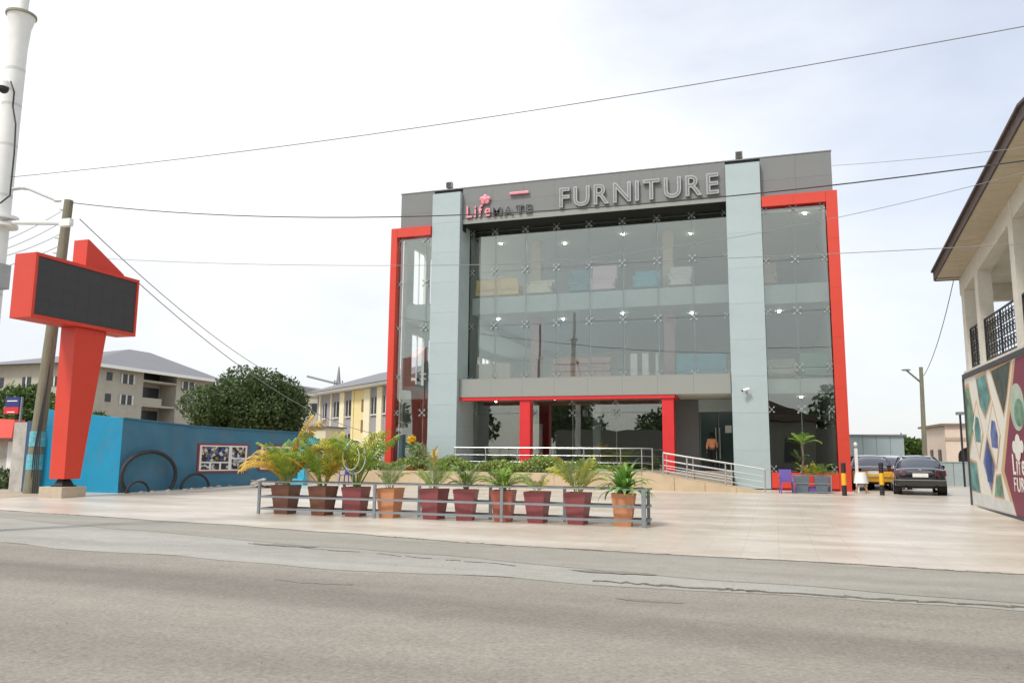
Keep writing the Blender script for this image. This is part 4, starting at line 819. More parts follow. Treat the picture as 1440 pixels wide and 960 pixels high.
MB().tube([(q.x, 18.30, .872), (q.x, 18.30, q.z-.38)], .015).build('stand', M_galv, HS)
# plastic chairs
def pchair(x, y, rz, m, label, name='plastic_chair'):
    t_ = empty(name, (x, y, gz(y)+.012), label, 'chair', None, rz)
    MB().box(-.23, .23, -.22, .22, .42, .45).build('seat', m, t_, local=True, bevel=.01)
    MB().hull8([(-.22, .20, .45), (.22, .20, .45), (.22, .23, .45), (-.22, .23, .45)], [(-.24, .30, .90), (.24, .30, .90), (.24, .33, .90), (-.24, .33, .90)]).build('backrest', m, t_, local=True, bevel=.01)
    for i in (-1, 1):
        for j in (-1, 1): MB().bar((i*.21, j*.2, .42), (i*.25, j*.24, 0), .04).build('leg', m, t_, local=True)
        MB().tube([(i*.24, -.2, .43), (i*.26, -.2, .65), (i*.26, .25, .66)], .018, 6).build('armrest', m, t_, local=True)
    return t_
M_purple = mat('purple_plastic', (.13, .085, .32), .4, var=.05); M_blue = mat('royal_blue_plastic', (.06, .06, .35), .4)
pchair(.38, 33.2, .15, M_purple, 'purple plastic chair standing beside the right end of the ramp')
pchair(atY(487, 676, 32.2).x, 32.2, 0, M_blue, 'dark blue plastic chair behind the third pot beside the tiled bed')

# planter box with plants at the right bay
RB = empty('planter_box', (1.45, 33.7, .25), 'small grey steel planter frame with two blue pots and leafy plants', 'planter')
for y in (33.45, 33.95):
    for z in (.3, .62, .93): MB().bar((.62, y, z), (2.0, y, z), .035).build('rail', M_galv, RB)
    for x in (.62, 2.0): MB().bar((x, y, .26), (x, y, .95), .045).build('post', M_galv, RB)
M_bpot = mat('slate_blue_pot', (.12, .16, .19), .5); 
for k, x in enumerate((.95, 1.67)):
    pm = pot_mesh(.62, .27, .2); o = pm.build('pot', M_bpot, RB, local=True); o.location = (x-1.45, 0, .02)
B('lower_shelf', M_purple, RB, .7, 1.95, 33.55, 33.85, .30, .50)
s = MB().tube([(.95, 33.7, .8), (1.05, 33.7, 1.6), (1.0, 33.7, 2.2)], [.05, .04, .03], 8).build('stem', M_bark, RB)
for x, z, kk, sz, n, sd_ in ((-.42, 1.85, ['lime'], .75, 9, 1), (-.3, .65, ['yel', 'lime'], .6, 8, 2), (.0, .6, ['yel'], .55, 7, 5), (.3, .65, ['mid', 'lime'], .65, 10, 3), (-.55, 1.2, ['mid'], .5, 6, 8)):
    R = random.Random(sd_)
    for i in range(n):
        a = 2.4*i; link('frond', R.choice(FR[R.choice(kk)]), None, RB, (x, 0, z), (0, R.uniform(0, .9), a), (sz*R.uniform(.7, 1.1),)*3)
# bollards
for x, y, lab in ((2.38, 32.3, 'black and yellow bollard in front of the right red frame'), (3.75, 33.1, 'black and yellow bollard beside the parked maroon car')):
    t_ = empty('bollard', (x, y, gz(y)+.012), lab, 'bollard', 'black and yellow bollards')
    z = 0
    for k, (h, c) in enumerate(((.38, M_black), (.44, mat('yellow_paint', (.80, .42, .02), .5, var=.06, dirt=.08)), (.36, M_black))): MB().cyl((0, 0), .085, .085, z, z+h, 14).build('band', c, t_, local=True); z += h
    MB().sphere((0, 0, z), .085, .085, .04).build('cap', M_black, t_, local=True)
# white planter on wooden legs, small white post lamp
t_ = empty('tripod_stool', (3.15, 34.3, .262), 'white tapered stool on splayed wooden legs beside the red frame', 'stool')
MB().tube([(0, 0, .38), (0, 0, .80)], [.28, .20], 16).build('seat', M_white, t_, local=True)
for k in range(4): a = pi/4+k*pi/2; MB().bar((.14*cos(a), .14*sin(a), .39), (.30*cos(a), .30*sin(a), 0), .04).build('leg', mat('light_wood', (.42, .25, .12), .6), t_, local=True)
t_ = empty('lamp_post', (3.15, 35.9, .262), 'slim white post with a small lamp behind the stool', 'lamp post')
MB().box(-.06, .06, -.06, .06, 0, 1.75).build('post', M_white, t_, local=True); MB().sphere((0, 0, 1.9), .08, .08, .1).build('lamp', M_white, t_, local=True)

# ------------------------------------------------------------------ cars
def loft(secs):
    n = len(secs[0]); P = MB(); P.add([p for s in secs for p in s], [(i*n+k, i*n+(k+1) % n, (i+1)*n+(k+1) % n, (i+1)*n+k) for i in range(len(secs)-1) for k in range(n)]+[tuple(range(n))[::-1], tuple((len(secs)-1)*n+k for k in range(n))]); P.sm = True; return P
def subd(me, l=2):
    o = bpy.data.objects.new('s', me); COL.objects.link(o); s = o.modifiers.new('b', 'SUBSURF'); s.levels = l; dg = bpy.context.evaluated_depsgraph_get(); r = bpy.data.meshes.new_from_object(o.evaluated_get(dg)); bpy.data.objects.remove(o)
    for f in r.polygons: f.use_smooth = True
    return r
M_carglass = mat('car_glass', (.03, .035, .05), .05, spec=.8, coat=1); M_tail = mat('red_tail_lamp', (.09, .008, .01), .2, coat=1); M_rim = mat('alloy_rim', (.45, .45, .46), .3, metal=.8); M_plate = mat('number_plate', (.70, .70, .66), .5)
def car(name, x, y, rz, paint, label, suv=False, cat='car', bumper=None, badge=True):
    t_ = empty(name, (x, y, gz(y)+.012), label, cat, None, rz); dz = .22 if suv else 0
    st = [(0, .46, .84, .74), (.06, .32, .97, .84), (.45, .24, 1.03, .90), (1.2, .22, 1.0, .91), (2.4, .22, .97, .92), (3.5, .22, .94, .91), (4.3, .24, .84, .87), (4.72, .34, .62, .74)]
    secs = []
    for yy, zb, zt_, w in st:
        zb += dz*.5; zt_ += dz*1.1; zm = (zb+zt_)/2
        secs.append([(-w*.88, yy, zb), (w*.88, yy, zb), (w, yy, zb+.10), (w*1.01, yy, zm), (w*.97, yy, zt_-.09), (w*.84, yy, zt_), (0, yy, zt_+.03), (-w*.84, yy, zt_), (-w*.97, yy, zt_-.09), (-w*1.01, yy, zm), (-w, yy, zb+.10)])
    me = subd(loft(secs).mesh('body', smooth=True)); bo = link('body', me, paint, t_)
    zb0 = .98+dz; zr_ = 1.46+(.30 if suv else 0)
    gs = [(.62 if not suv else .12, zb0-.05, .76, .01), (1.05 if not suv else .22, zb0+.28, .70, 0), (1.5 if not suv else .5, zr_-.04, .60, 0), (2.3, zr_, .60, 0), (2.9, zr_-.05, .60, 0), (3.35, zb0+.22, .68, 0), (3.75, zb0-.06, .76, 0)]
    sec = [[(-.80, yy, zb0-.10), (.80, yy, zb0-.10), (w*1.02+(.03), yy, (zb0+zt_)/2), (w, yy, zt_), (0, yy, zt_+.03), (-w, yy, zt_), (-w*1.02-.03, yy, (zb0+zt_)/2)] for yy, zt_, w, _ in gs]
    cab = link('window_glass', subd(loft(sec).mesh('window_glass', smooth=True)), M_carglass, bo)
    y0, y1 = gs[2][0]-.12, gs[4][0]+.1
    rf = loft([[(-.56, yy, zz-.03), (.56, yy, zz-.03), (.60, yy, zz), (0, yy, zz+.045), (-.60, yy, zz)] for yy, zz in ((y0, zr_-.09), (y0+.3, zr_-.005), ((y0+y1)/2, zr_+.015), (y1-.2, zr_-.02), (y1, zr_-.08))]); link('roof', subd(rf.mesh('roof', smooth=True), 1), paint, bo)
    for s in (-1, 1):
        MB().tube([(s*.80, gs[0][0]-.02, zb0-.03), (s*.72, gs[1][0]-.02, zb0+.22), (s*.60, y0+.05, zr_-.07)], .035, 6).build('rear_pillar', paint, bo, local=True)
        MB().tube([(s*.79, 2.3, zb0), (s*.63, 2.3, zr_-.04)], .03, 6).build('door_pillar', paint, bo, local=True)
        MB().hull8([(s*.50, -.035, .72+dz), (s*.88, .10, .72+dz), (s*.86, .32, .75+dz), (s*.5, .05, .75+dz)], [(s*.50, .0, .93+dz), (s*.86, .12, .93+dz), (s*.85, .38, .94+dz), (s*.5, .1, .94+dz)]).build('tail_light', M_tail, bo, local=True, bevel=.015)
        MB().hull8([(s*.45, 4.6, .60+dz), (s*.74, 4.5, .60+dz), (s*.72, 4.4, .62+dz), (s*.45, 4.5, .62+dz)], [(s*.45, 4.55, .74+dz), (s*.74, 4.44, .74+dz), (s*.72, 4.3, .76+dz), (s*.45, 4.4, .76+dz)]).build('headlight', M_rim, bo, local=True)
        MB().box(s*.98-.08, s*.98+.08, 3.05, 3.25, zb0-.03, zb0+.12).build('mirror', paint, bo, local=True, bevel=.03)
        for yy in (.95, 3.75):
            wh = MB().tube([(s*.62, yy, .33), (s*.905, yy, .33)], .33, 22).build('wheel', M_rubber, t_, local=True); MB().tube([(s*.908, yy, .33), (s*.918, yy, .33)], .21, 16).build('rim', M_rim, wh, local=True)
            MB().tube([(s*.895, yy, .36+dz*.3), (s*.90, yy, .36+dz*.3)], .39, 22).build('wheel_arch', M_black, bo, local=True)
        MB().tube([(s*.5, -.02, .25), (s*.5, .3, .27)], .035).build('exhaust', M_rim, bo, local=True)
    MB().box(-.26, .26, -.05, -.02, .68+dz, .82+dz).build('number_plate', M_plate, bo, local=True)
    MB().box(-.38, .38, -.055, -.015, .86+dz, .89+dz).build('chrome_strip', M_rim, bo, local=True)
    if badge: MB().tube([(0, .02, .97+dz), (0, -.02, .955+dz)], .05, 14).build('badge', M_rim, bo, local=True)
    MB().hull8([(-.84, .02, .36+dz*.5), (.84, .02, .36+dz*.5), (.80, .3, .36+dz*.5), (-.80, .3, .36+dz*.5)], [(-.86, -.05, .56+dz*.5), (.86, -.05, .56+dz*.5), (.86, .3, .58+dz*.5), (-.86, .3, .58+dz*.5)]).build('bumper', bumper or paint, bo, local=True, bevel=.03)
    MB().bar((-.86, -.06, .57+dz*.5), (.86, -.06, .57+dz*.5), .02, .025).build('bumper_trim', M_rim, bo, local=True)
    if bumper: MB().box(-.85, .85, -.045, .12, .57+dz, .80+dz).build('rear_panel', bumper, bo, local=True, bevel=.02)
    return t_
CB = mat('black_car_paint', (.012, .012, .016), .12, coat=1, var=.05); CM = mat('maroon_car_paint', (.07, .012, .015), .15, coat=1, var=.05); CW = mat('white_car_paint', (.7, .7, .7), .2, coat=1, var=.03)
car('parked_car', 5.10, 33.3, -.10, CB, 'black saloon with pale number plate parked tail towards the street')
car('parked_car', 4.75, 39.0, -.10, CW, 'white car half hidden between the black saloon and the maroon car')
car('parked_car', 3.95, 37.2, .0, CM, 'dark maroon car with a yellow rear bumper behind the bollard', suv=False, bumper=mat('yellow_car_panel', (.78, .42, .02), .35, coat=.5))

# ------------------------------------------------------------------ right hand house and billboard
HC = mat('cream_house_paint', (.66, .63, .55), .8, var=.08, dirt=.15); SOF = mat('ply_soffit', (.56, .49, .37), .8, var=.14, scale=2, dirt=.18, stretch=(1, 5, 1)); BRN = mat('brown_barge_board', (.085, .06, .05), .7, var=.2, dirt=.2)
HH = empty('house', (10, 29, .25), 'cream two storey house with brown gabled roof edge and upstairs verandah', 'house')
r0 = Vector((6.4, 35.55, 9.05)); r1 = Vector((6.4, 22.75, 10.62)); r2 = Vector((6.4, 9.9, 9.05)); RX = 16
def slope_slab(name, a, b, x0, x1, t0, t1, m):
    return MB().hull8([(x0, a.y, a.z+t0), (x1, a.y, a.z+t0), (x1, b.y, b.z+t0), (x0, b.y, b.z+t0)], [(x0, a.y, a.z+t1), (x1, a.y, a.z+t1), (x1, b.y, b.z+t1), (x0, b.y, b.z+t1)]).build(name, m, HH)
for a, b in ((r0, r1), (r2, r1)):
    slope_slab('barge_board', a, b, 6.38, 6.44, -.28, .06, BRN); slope_slab('roof', a, b, 6.30, RX, .062, .14, BRN)
    nn_ = 6
    for k in range(nn_):
        p, q = a.lerp(b, k/nn_), a.lerp(b, (k+1)/nn_); q = q+(p-q)*.008; slope_slab('soffit_panel', p, q, 6.443, 7.30, -.26, -.24, SOF)
    slope_slab('gable_beam', a+Vector((0, .0, 0)), b, 7.30, 7.75, -.95, -.10, HC); slope_slab('ceiling', a, b, 7.76, RX, -.72, -.66, HC)
MB().box(6.443, RX, 35.5, 35.6, 8.76, 9.05).build('eave_board', BRN, HH)
for k in range(4): B('eave_soffit', SOF, HH, 6.45+k*2.4, 8.84+k*2.4, 35.25, 35.49, 8.78, 8.80)
B('inner_beam', HC, HH, 7.76, RX, 34.9, 35.25, 7.75, 8.4)
for y in (35.0, 32.75, 28, 23, 18, 13): B('column', HC, HH, 7.28, 7.74, y-.25, y+.25, .25, 10.0 if abs(y-23) < 6 else 9.3 if y == 28 or y == 18 else (8.35 if y > 34 or y < 14 else 8.6))
B('verandah_slab', HC, HH, 7.2, RX, 10, 35.4, 4.75, 5.02); B('ground_floor_wall', HC, HH, 8.6, RX, 10, 35.3, .25, 4.75); B('upper_wall', HC, HH, 11, RX, 10, 34.5, 5.02, 9.0)
B('gable_wall', HC, HH, 7.76, 7.9, 21.5, 24, 9.5, 9.95)
VR = M_black
def iron(y0, y1):
    t = [MB().bar((7.4, y0, z), (7.4, y1, z), .05, .06).build('balustrade_rail', VR, HH) for z in (5.14, 6.62)]
    for y in (y0, (y0+y1)/2, y1): MB().bar((7.4, y, 5.02), (7.4, y, 6.62), .06).build('balustrade_post', VR, HH)
    n = int((y1-y0)/.34); w = (y1-y0)/n; P = MB()
    for k in range(n):
        yc = y0+w*(k+.5)
        for zc in (5.45, 5.88, 6.30):
            P.tube([(7.4, yc+.15*cos(a*pi/5), zc+.18*sin(a*pi/5)) for a in range(11)], .016, 4); P.tube([(7.4, yc+.08*cos(a*pi/3+zc), zc+.07*sin(a*pi/3)) for a in range(6)], .014, 4)
        P.bar((7.4, y0+w*k, 5.16), (7.4, y0+w*k, 6.6), .022)
    P.build('scrollwork', VR, HH)
iron(33.05, 34.7); iron(28.3, 32.45); iron(23.3, 27.7)
# billboard on plane X = 5.85
BBX = 5.85; BB = empty('billboard', (5.9, 25, .1), 'large framed furniture billboard with gold diamond pattern on maroon along the right side', 'billboard')
M_frm = mat('dark_grey_frame', (.05, .055, .06), .5); M_blp = mat('billboard_white', (.70, .69, .62), .5, var=.03); M_gold = mat('gold_line', (.55, .36, .20), .5, var=.08); M_maroon = mat('maroon_print', (.19, .035, .065), .5, var=.06)
YN, YF_, ZT, ZB = 20.5, 28.75, 4.15, .17
B('board', M_blp, BB, BBX, BBX+.06, YN, YF_, ZB, ZT)
for a in ((YN, YF_+.06, ZT, ZT+.14), (YN, YF_+.06, ZB-.16, ZB)): B('frame', M_frm, BB, BBX-.05, BBX+.1, a[0], a[1], a[2], a[3])
B('frame', M_frm, BB, BBX-.05, BBX+.1, YF_, YF_+.08, ZB, ZT)
for y in (21, 24.5, 28.3): B('support', M_frm, BB, BBX+.11, BBX+.2, y-.05, y+.05, .0, ZT)
def bpoly(name, pts, m, off, th=.004, px=True):
    q = [atX(a, b, BBX) for a, b in pts] if px else [Vector((BBX, a, b)) for a, b in pts]
    q = [Vector((BBX-off, min(max(v.y, YN), YF_-.002), min(max(v.z, ZB+.002), ZT-.002))) for v in q]; return MB().poly(q, (-th, 0, 0)).build(name, m, BB)
def bpoly2(name, pts, m, off, inset=.0): return bpoly(name, pts, m, off, px=False)
# real positions on the board (Y, z): measured once from the pattern
def Q(a, b): v = atX(a, b, BBX); return (v.y, v.z)
mar = [Q(1428, 508), Q(1439, 499), (YN, ZT-.02), (YN, ZB+.02), Q(1430, 722), Q(1411, 660)]
bpoly2('maroon_field', [Q(1424, 508), (YN, ZT-.003), (YN, ZB+.003), Q(1427, 727), Q(1408, 662)], M_gold, .0)
bpoly2('maroon_field', [Q(1428, 504), (YN, ZT-.003), (YN, ZB+.003), Q(1431, 729), Q(1413, 662)], M_maroon, .005)
tints = [mat('print_teal', (.10, .24, .23), .5, var=.7, scale=2.2), mat('print_blue', (.10, .14, .30), .5, var=.8, scale=2.4), mat('print_green', (.14, .26, .18), .5, var=.7, scale=2), mat('print_dark', (.05, .07, .06), .5, var=.8, scale=2), mat('print_sky', (.25, .42, .45), .5, var=.5, scale=2)]
dia = [([(1355, 545), (1362, 540), (1371, 590), (1362, 640)], 2), ([(1372, 531), (1386, 523), (1394, 560), (1386, 588), (1378, 570)], 0), ([(1392, 520), (1422, 504), (1416, 560), (1412, 585)], 3),
       ([(1373, 563), (1383, 610), (1378, 645), (1367, 600)], 4), ([(1396, 565), (1407, 612), (1402, 660), (1389, 608)], 4), ([(1388, 612), (1400, 655), (1395, 694), (1383, 650)], 1), ([(1364, 645), (1374, 650), (1380, 695), (1367, 690)], 0), ([(1401, 668), (1408, 666), (1413, 701), (1399, 698)], 2)]
for k, (pl, ti) in enumerate(dia):
    c = np.mean(np.array([Q(*p) for p in pl]), 0)
    def scl(f): return [tuple(c+(np.array(Q(*p))-c)*f) for p in pl]
    bpoly2('diamond_border', scl(1.06), M_gold, .0); bpoly2('diamond_photo', scl(.90), M_blp if k in (3, 4) else tints[ti], .006)
    if k in (3, 4): bpoly2('printed_chair', [tuple(c+np.array(o)) for o in ((-.32, -.38), (.30, -.34), (.36, .05), (.12, .42), (-.22, .36), (-.40, .0))], tints[k % 3+(0 if k == 3 else 0)], .012)
    if k == 5: bpoly2('printed_chair', [tuple(c+np.array(o)) for o in ((-.30, -.5), (.28, -.5), (.36, .1), (0, .55), (-.3, .2))], mat('print_deep_blue', (.03, .07, .20), .5, var=.6), .012)
bpoly2('lower_strip', [Q(1369, 690), Q(1424, 706), Q(1430, 727), Q(1369, 708)], mat('print_pale_grey', (.60, .60, .56), .5, var=.1), .009)
c = Q(1431, 572); bpoly2('oval_photo', [(c[0]+.62*cos(a*pi/12), c[1]+.60*sin(a*pi/12)) for a in range(24)], mat('print_mint', (.38, .45, .36), .5, var=.2), .012); bpoly2('oval_photo_detail', [(c[0]-.15+.42*cos(a*pi/8), c[1]-.15+.35*sin(a*pi/8)) for a in range(16)], tints[2], .018)
yl = Q(1424, 640)[0]; zl = Q(1431, 628)[1]; zt1 = Q(1431, 667)[1]; zt2 = Q(1431, 691)[1]
for k, (dy, dz_, r) in enumerate(((-.25, 0, .16), (-.6, .1, .22), (-.95, 0, .16), (-.6, -.1, .26))): bpoly2('logo', [(yl+dy+r*cos(a*pi/8), zl+dz_+r*sin(a*pi/8)) for a in range(16)], M_blp, .01+k*.005)
write('LifeMATE', -yl, -YN-.6, .52, lambda u, v, w: Vector((BBX-.008-w, -u, zt1+v)), BB, M_blp, ext=.01, off=.01)
write('FURNITURE', -yl, -YN-.6, .36, lambda u, v, w: Vector((BBX-.008-w, -u, zt2+v)), BB, M_blp, ext=.01, off=.0)

# ------------------------------------------------------------------ background right
M_wh = mat('pale_blue_sheet_metal', (.30, .36, .37), .5, var=.05, scale=1); M_whd = mat('dark_maroon_wall', (.085, .06, .065), .7, var=.15)
WHS = empty('warehouse', (6, 62, .25), 'low grey blue metal warehouse beyond the parked cars', 'warehouse')
for k in range(12): a = -2+k*.86; B('cladding_sheet', M_wh, WHS, a+.01, a+.85, 60, 60.08, 1.75, 3.15)
B('lower_wall', M_whd, WHS, -2, 8.32, 60.02, 68, .25, 1.745); B('upper_wall', M_wh, WHS, -2, 8.32, 60.09, 68, 1.75, 3.12); B('roof', M_galv, WHS, -2.1, 8.5, 59.85, 68.2, 3.152, 3.24)
M_grw = mat('pale_blue_grey_wall', (.34, .40, .40), .8, var=.08, dirt=.2)
gw = empty('boundary_wall', (8, 46, .25), 'pale blue grey boundary wall behind the parked cars on the right', 'wall')
for k in range(6): B('wall_bay', M_grw, gw, 3.8+k*1.6, 5.38+k*1.6, 46, 46.2, .2, 1.44)
MB().bar((3.7, 46.1, 1.46), (13.5, 46.1, 1.46), .26, .05).build('coping', M_grw, gw)
M_peach = mat('peach_render', (.60, .49, .40), .85, var=.06, dirt=.15)
PB = empty('peach_building', (12, 66, .25), 'peach rendered building with arched openings and flat roof behind the grey wall', 'building')
def arch_wall(x0, x1, y, z0, z1, arches, th, name='wall'):
    P = MB(); xs_ = sorted([x0, x1]+[a for c_, r in arches for a in (c_-r, c_+r)])
    for a, b in zip(xs_[::2], xs_[1::2]): P.box(a, b, y, y+th, z0, z1)
    for c_, r in arches:
        zs = 2.0-r*.2; n = 10
        pts = [(c_-r, y, z1), (c_-r, y, zs)]+[(c_-r*cos(pi*i/n), y, zs+r*.8*sin(pi*i/n)) for i in range(1, n)]+[(c_+r, y, zs), (c_+r, y, z1)]
        for i in range(n):
            t0, t1 = pi*i/n, pi*(i+1)/n; a, b = (c_-r*cos(t0), zs+r*.8*sin(t0)), (c_-r*cos(t1), zs+r*.8*sin(t1))
            P.hull8([(a[0], y, a[1]), (b[0], y, b[1]), (b[0], y+th, b[1]), (a[0], y+th, a[1])], [(a[0], y, z1), (b[0], y, z1), (b[0], y+th, z1), (a[0], y+th, z1)])
    return P.build(name, M_peach, PB)
arch_wall(11.75, 20, 65, .25, 4.0, [(13.3, .8), (15.6, .8), (17.9, .8)], .3)
MB().poly([(11.745, 65.02, .25), (11.745, 65.02, 4.0), (11.35, 72, 4.0), (11.35, 72, .25)], (.2, .0, 0)).build('side_wall', M_peach, PB)
B('back_wall', M_intdark, PB, 12, 20, 67, 67.2, .25, 4.0)
for k, t in enumerate((.25, .6)): q = Vector((11.73, 65.02, 0)).lerp(Vector((11.35, 72, 0)), t); MB().bar((q.x-.02, q.y, 1.0), (q.x-.02, q.y+.01, 2.3), .05, .9, (0, 1, 0)).build('window', M_led, PB)
MB().poly([(11.5, 64.8, 4.002), (20, 64.8, 4.002), (20, 72.3, 4.002), (11.1, 72.3, 4.002)], (0, 0, .16)).build('roof_edge', mat('brown_roof_edge', (.20, .15, .11), .8), PB)
MB().box(11.7, 20, 64.93, 64.995, 2.95, 3.15).build('string_course', mat('brown_band', (.38, .29, .22), .8), PB)
# right wooden pole and lamp
rt = atY(1295, 516, 50); rb_ = atY(1303, 690, 50); t_ = empty('utility_pole', (rb_.x, 50, .2), 'thin wooden pole with a short side arm behind the black car', 'utility pole', 'utility poles')
MB().tube([(rb_.x, 50, 0), rt], [.15, .10], 10).build('pole', M_wood, t_); q = atY(1274, 520, 49.8); MB().tube([rt.lerp(rb_, .13), q], [.06, .05], 8).build('arm', M_wood, t_); MB().sphere(q, .25, .12, .06).build('lamp_head', M_galv, t_)
q = atY(1350, 583, 45); t_ = empty('street_lamp', (q.x, 45, .25), 'dark slim street lamp in front of the pale wall beside the billboard', 'street lamp')
MB().tube([(q.x, 45, .25), (q.x, 45, q.z)], .05, 8).build('post', M_black, t_); MB().box(q.x-.16, q.x+.16, 44.8, 45.2, q.z, q.z+.14).build('lamp_head', M_galv, t_)
tree('tree', (14.6, 100, .2), 4.4, 5, 'green bushy tree between the warehouse and the peach building', LM_mid, 5000, .5, 12, .2, 1.2)

# ------------------------------------------------------------------ background left
M_rend = mat('unpainted_grey_render', (.40, .38, .32), .9, var=.12, scale=.25, dirt=.35); M_roofg = mat('grey_sheet_roof', (.155, .158, .168), .6, var=.06, scale=.3)
M_win = mat('dark_window', (.03, .035, .04), .3); M_winf = mat('pale_window_frame', (.6, .6, .58), .6)
# grey block: corner at (-77.4, 73.3); long side runs +Y, other side runs -X
cx, cy, ez = -77.4, 73.3, 12
GB = empty('apartment_building', (cx-10, cy+12, 0), 'big unfinished grey apartment block with hipped grey roof beyond the blue wall', 'building')
def px_on_X(px, X): return atX(px, 560, X).y
def side_wall_cells(X, y0, y1, z0, z1): B('wall', M_rend, GB, X-.3, X, y0, y1, z0, z1)
yR0, yR1 = px_on_X(200, cx), px_on_X(247, cx)  # recessed balcony bay
yE = px_on_X(300, cx)
side_wall_cells(cx, cy, yR0, 0, ez); side_wall_cells(cx, yR1, yE, 0, ez)
B('wall', mat('shaded_render', (.38, .36, .31), .9, var=.12), GB, cx-3.0, cx-2.7, yR0, yR1, 0, ez); B('wall', M_rend, GB, cx-2.69, cx-.31, yR0-.3, yR0, 0, ez); B('wall', M_rend, GB, cx-2.69, cx-.31, yR1, yR1+.3, 0, ez)
for z in (1.5, 4.6, 7.7, 10.9):
    B('balcony_slab', M_rend, GB, cx-2.69, cx-.02, yR0+.01, yR1-.01, z-.25, z)
    if z < 10: B('balcony_parapet', M_rend, GB, cx-.2, cx+.0, yR0+.01, yR1-2.6, z+.003, z+.9)
    for k in range(3): yy = yR0+1+k*(yR1-yR0-2)/2.6; B('window', M_win, GB, cx-2.69, cx-2.6, yy, yy+1.6, z+.9 if z < 10 else z, min(z+2.5, ez))
def win(px, py, w=1.5, h=1.2, frame=True):
    c_ = atX(px, py, cx); o = B('window', M_win, GB, cx+.0, cx+.04, c_.y-w/2, c_.y+w/2, c_.z-h/2, c_.z+h/2)
    if frame:
        B('window_frame', M_winf, o, cx+.041, cx+.12, c_.y-.1, c_.y+.1, c_.z-h/2, c_.z+h/2)
        for s in (-1, 1): B('window_frame', M_winf, o, cx+.041, cx+.12, c_.y+s*w/2-.12, c_.y+s*w/2+.12, c_.z-h/2, c_.z+h/2)
for a in ((179.5, 533, 2.0), (177, 562, 2.0), (264.5, 543, 2.4), (263, 572, 2.4)): win(*a)
win(154, 529, .9, 1.0, False); win(151.5, 559, .9, 1.0, False)
B('wall', M_rend, GB, cx-45, cx-.31, cy, cy+.3, 0, ez); B('wall', M_rend, GB, cx-45, cx-.31, yE-.3, yE, 0, ez)
for k in range(9):
    for z in (3.6, 6.8, 9.9):
        o = B('window', M_win, GB, cx-5-k*4.4, cx-3.6-k*4.4, cy-.04, cy-.0, z-.6, z+.6); B('window_frame', M_winf, o, cx-4.4-k*4.4, cx-4.2-k*4.4, cy-.1, cy-.042, z-.6, z+.6)
ov = 1.2; pk = atX(182, 491, cx-9); pk2 = Vector((cx-9, max(pk.y+4, yE-7), pk.z)); XW = cx-18
rv = [(cx+ov, cy-ov, ez), (cx+ov, yE+ov, ez), (XW, yE+ov, ez), (XW, cy-ov, ez), tuple(pk), tuple(pk2)]
MB().add(rv, [(0, 1, 5, 4), (1, 2, 5), (2, 3, 4, 5), (3, 0, 4), (0, 3, 2, 1)]).build('roof', M_roofg, GB)
MB().add([(XW-.01, cy-ov, ez), (XW-.01, cy+16, ez), (cx-46, cy+16, ez), (cx-46, cy-ov, ez), (XW-.01, cy+8, ez+1.6), (cx-42, cy+8, ez+1.6)], [(0, 4, 5, 3), (0, 1, 4), (1, 2, 5, 4), (2, 3, 5)]).build('wing_roof', M_roofg, GB)
B('eave_board', M_white, GB, cx+ov, cx+ov+.1, cy-ov, yE+ov, ez-.35, ez+.05)
# pale roof building behind
t_ = empty('building', (-70, 130, 0), 'distant pale building with grey roof between the mango tree and the yellow block', 'building')
q0, q1 = atY(412, 556, 118), atY(455, 556, 118); zz = q0.z
B('wall', M_rend, t_, q0.x-6, q1.x+2, 118, 124, 0, zz); MB().poly([(q0.x-7, 117.5, zz+.02), (q1.x+3, 117.5, zz+.02), (q0.x+.5, 117.5, atY(415, 541, 118).z)], (0, 9, 0)).build('roof', M_roofg, t_)
for k in range(4): B('window', M_win, t_, q0.x-4+k*2.6, q0.x-3+k*2.6, 117.94, 117.998, zz-3, zz-1.4)
# yellow and grey two storey block
YG = empty('office_block', (-42, 73, 0), 'two storey grey block with cream and yellow pilasters left of the showroom', 'building')
ya = Vector((-48.2, 77.5, 0)); yb_ = Vector((-34.3, 66.8, 0)); yd = (yb_-ya).normalized(); yn = Vector((yd.y, -yd.x, 0))*1.0
if yn.dot(CAM-ya) < 0: yn = -yn
M_gw = mat('lilac_grey_wall', (.30, .29, .32), .8, var=.05, dirt=.1); M_yw = mat('pale_yellow_paint', (.72, .60, .30), .8, var=.05, dirt=.1); M_cw = mat('cream_pilaster', (.74, .68, .48), .8, var=.04, dirt=.1)
def ybox(name, u0, u1, d0, d1, z0, z1, m, parent=YG):
    a, b = ya+yd*u0, ya+yd*u1; f, g = yn*d0, yn*d1
    return MB().hull8([a+f+Vector((0, 0, z0)), b+f+Vector((0, 0, z0)), b+g+Vector((0, 0, z0)), a+g+Vector((0, 0, z0))], [a+f+Vector((0, 0, z1)), b+f+Vector((0, 0, z1)), b+g+Vector((0, 0, z1)), a+g+Vector((0, 0, z1))]).build(name, m, parent)
LY = (yb_-ya).length+6
def yu(px):
    lo, hi = -2, 30
    for _ in range(40):
        m_ = (lo+hi)/2; v = ya+yd*m_-CAM; x = 720+F_PX*(v.dot(_r))/(v.dot(_f))
        if x < px: lo = m_
        else: hi = m_
    return lo
ybox('wall', 0, LY, -8, 0, 0, 7.95, M_gw)
for a, b, m_ in ((447, 448.6, M_cw), (463, 464.3, M_cw), (476, 482.5, M_cw), (493, 496, M_yw), (510.5, 519, M_cw), (529, 536, M_cw)): ybox('pilaster', yu(a), yu(b), 0.002, .18, 0, 7.9, m_)
ybox('stair_bay', yu(496.2), yu(510.3), .003, .12, 0, 7.9, M_yw)
for z in (1.6, 4.2, 6.2): o = ybox('window', yu(507), yu(509.6), .121, .16, z-.5, z+.7, mat('brown_opening', (.22, .13, .05), .7))
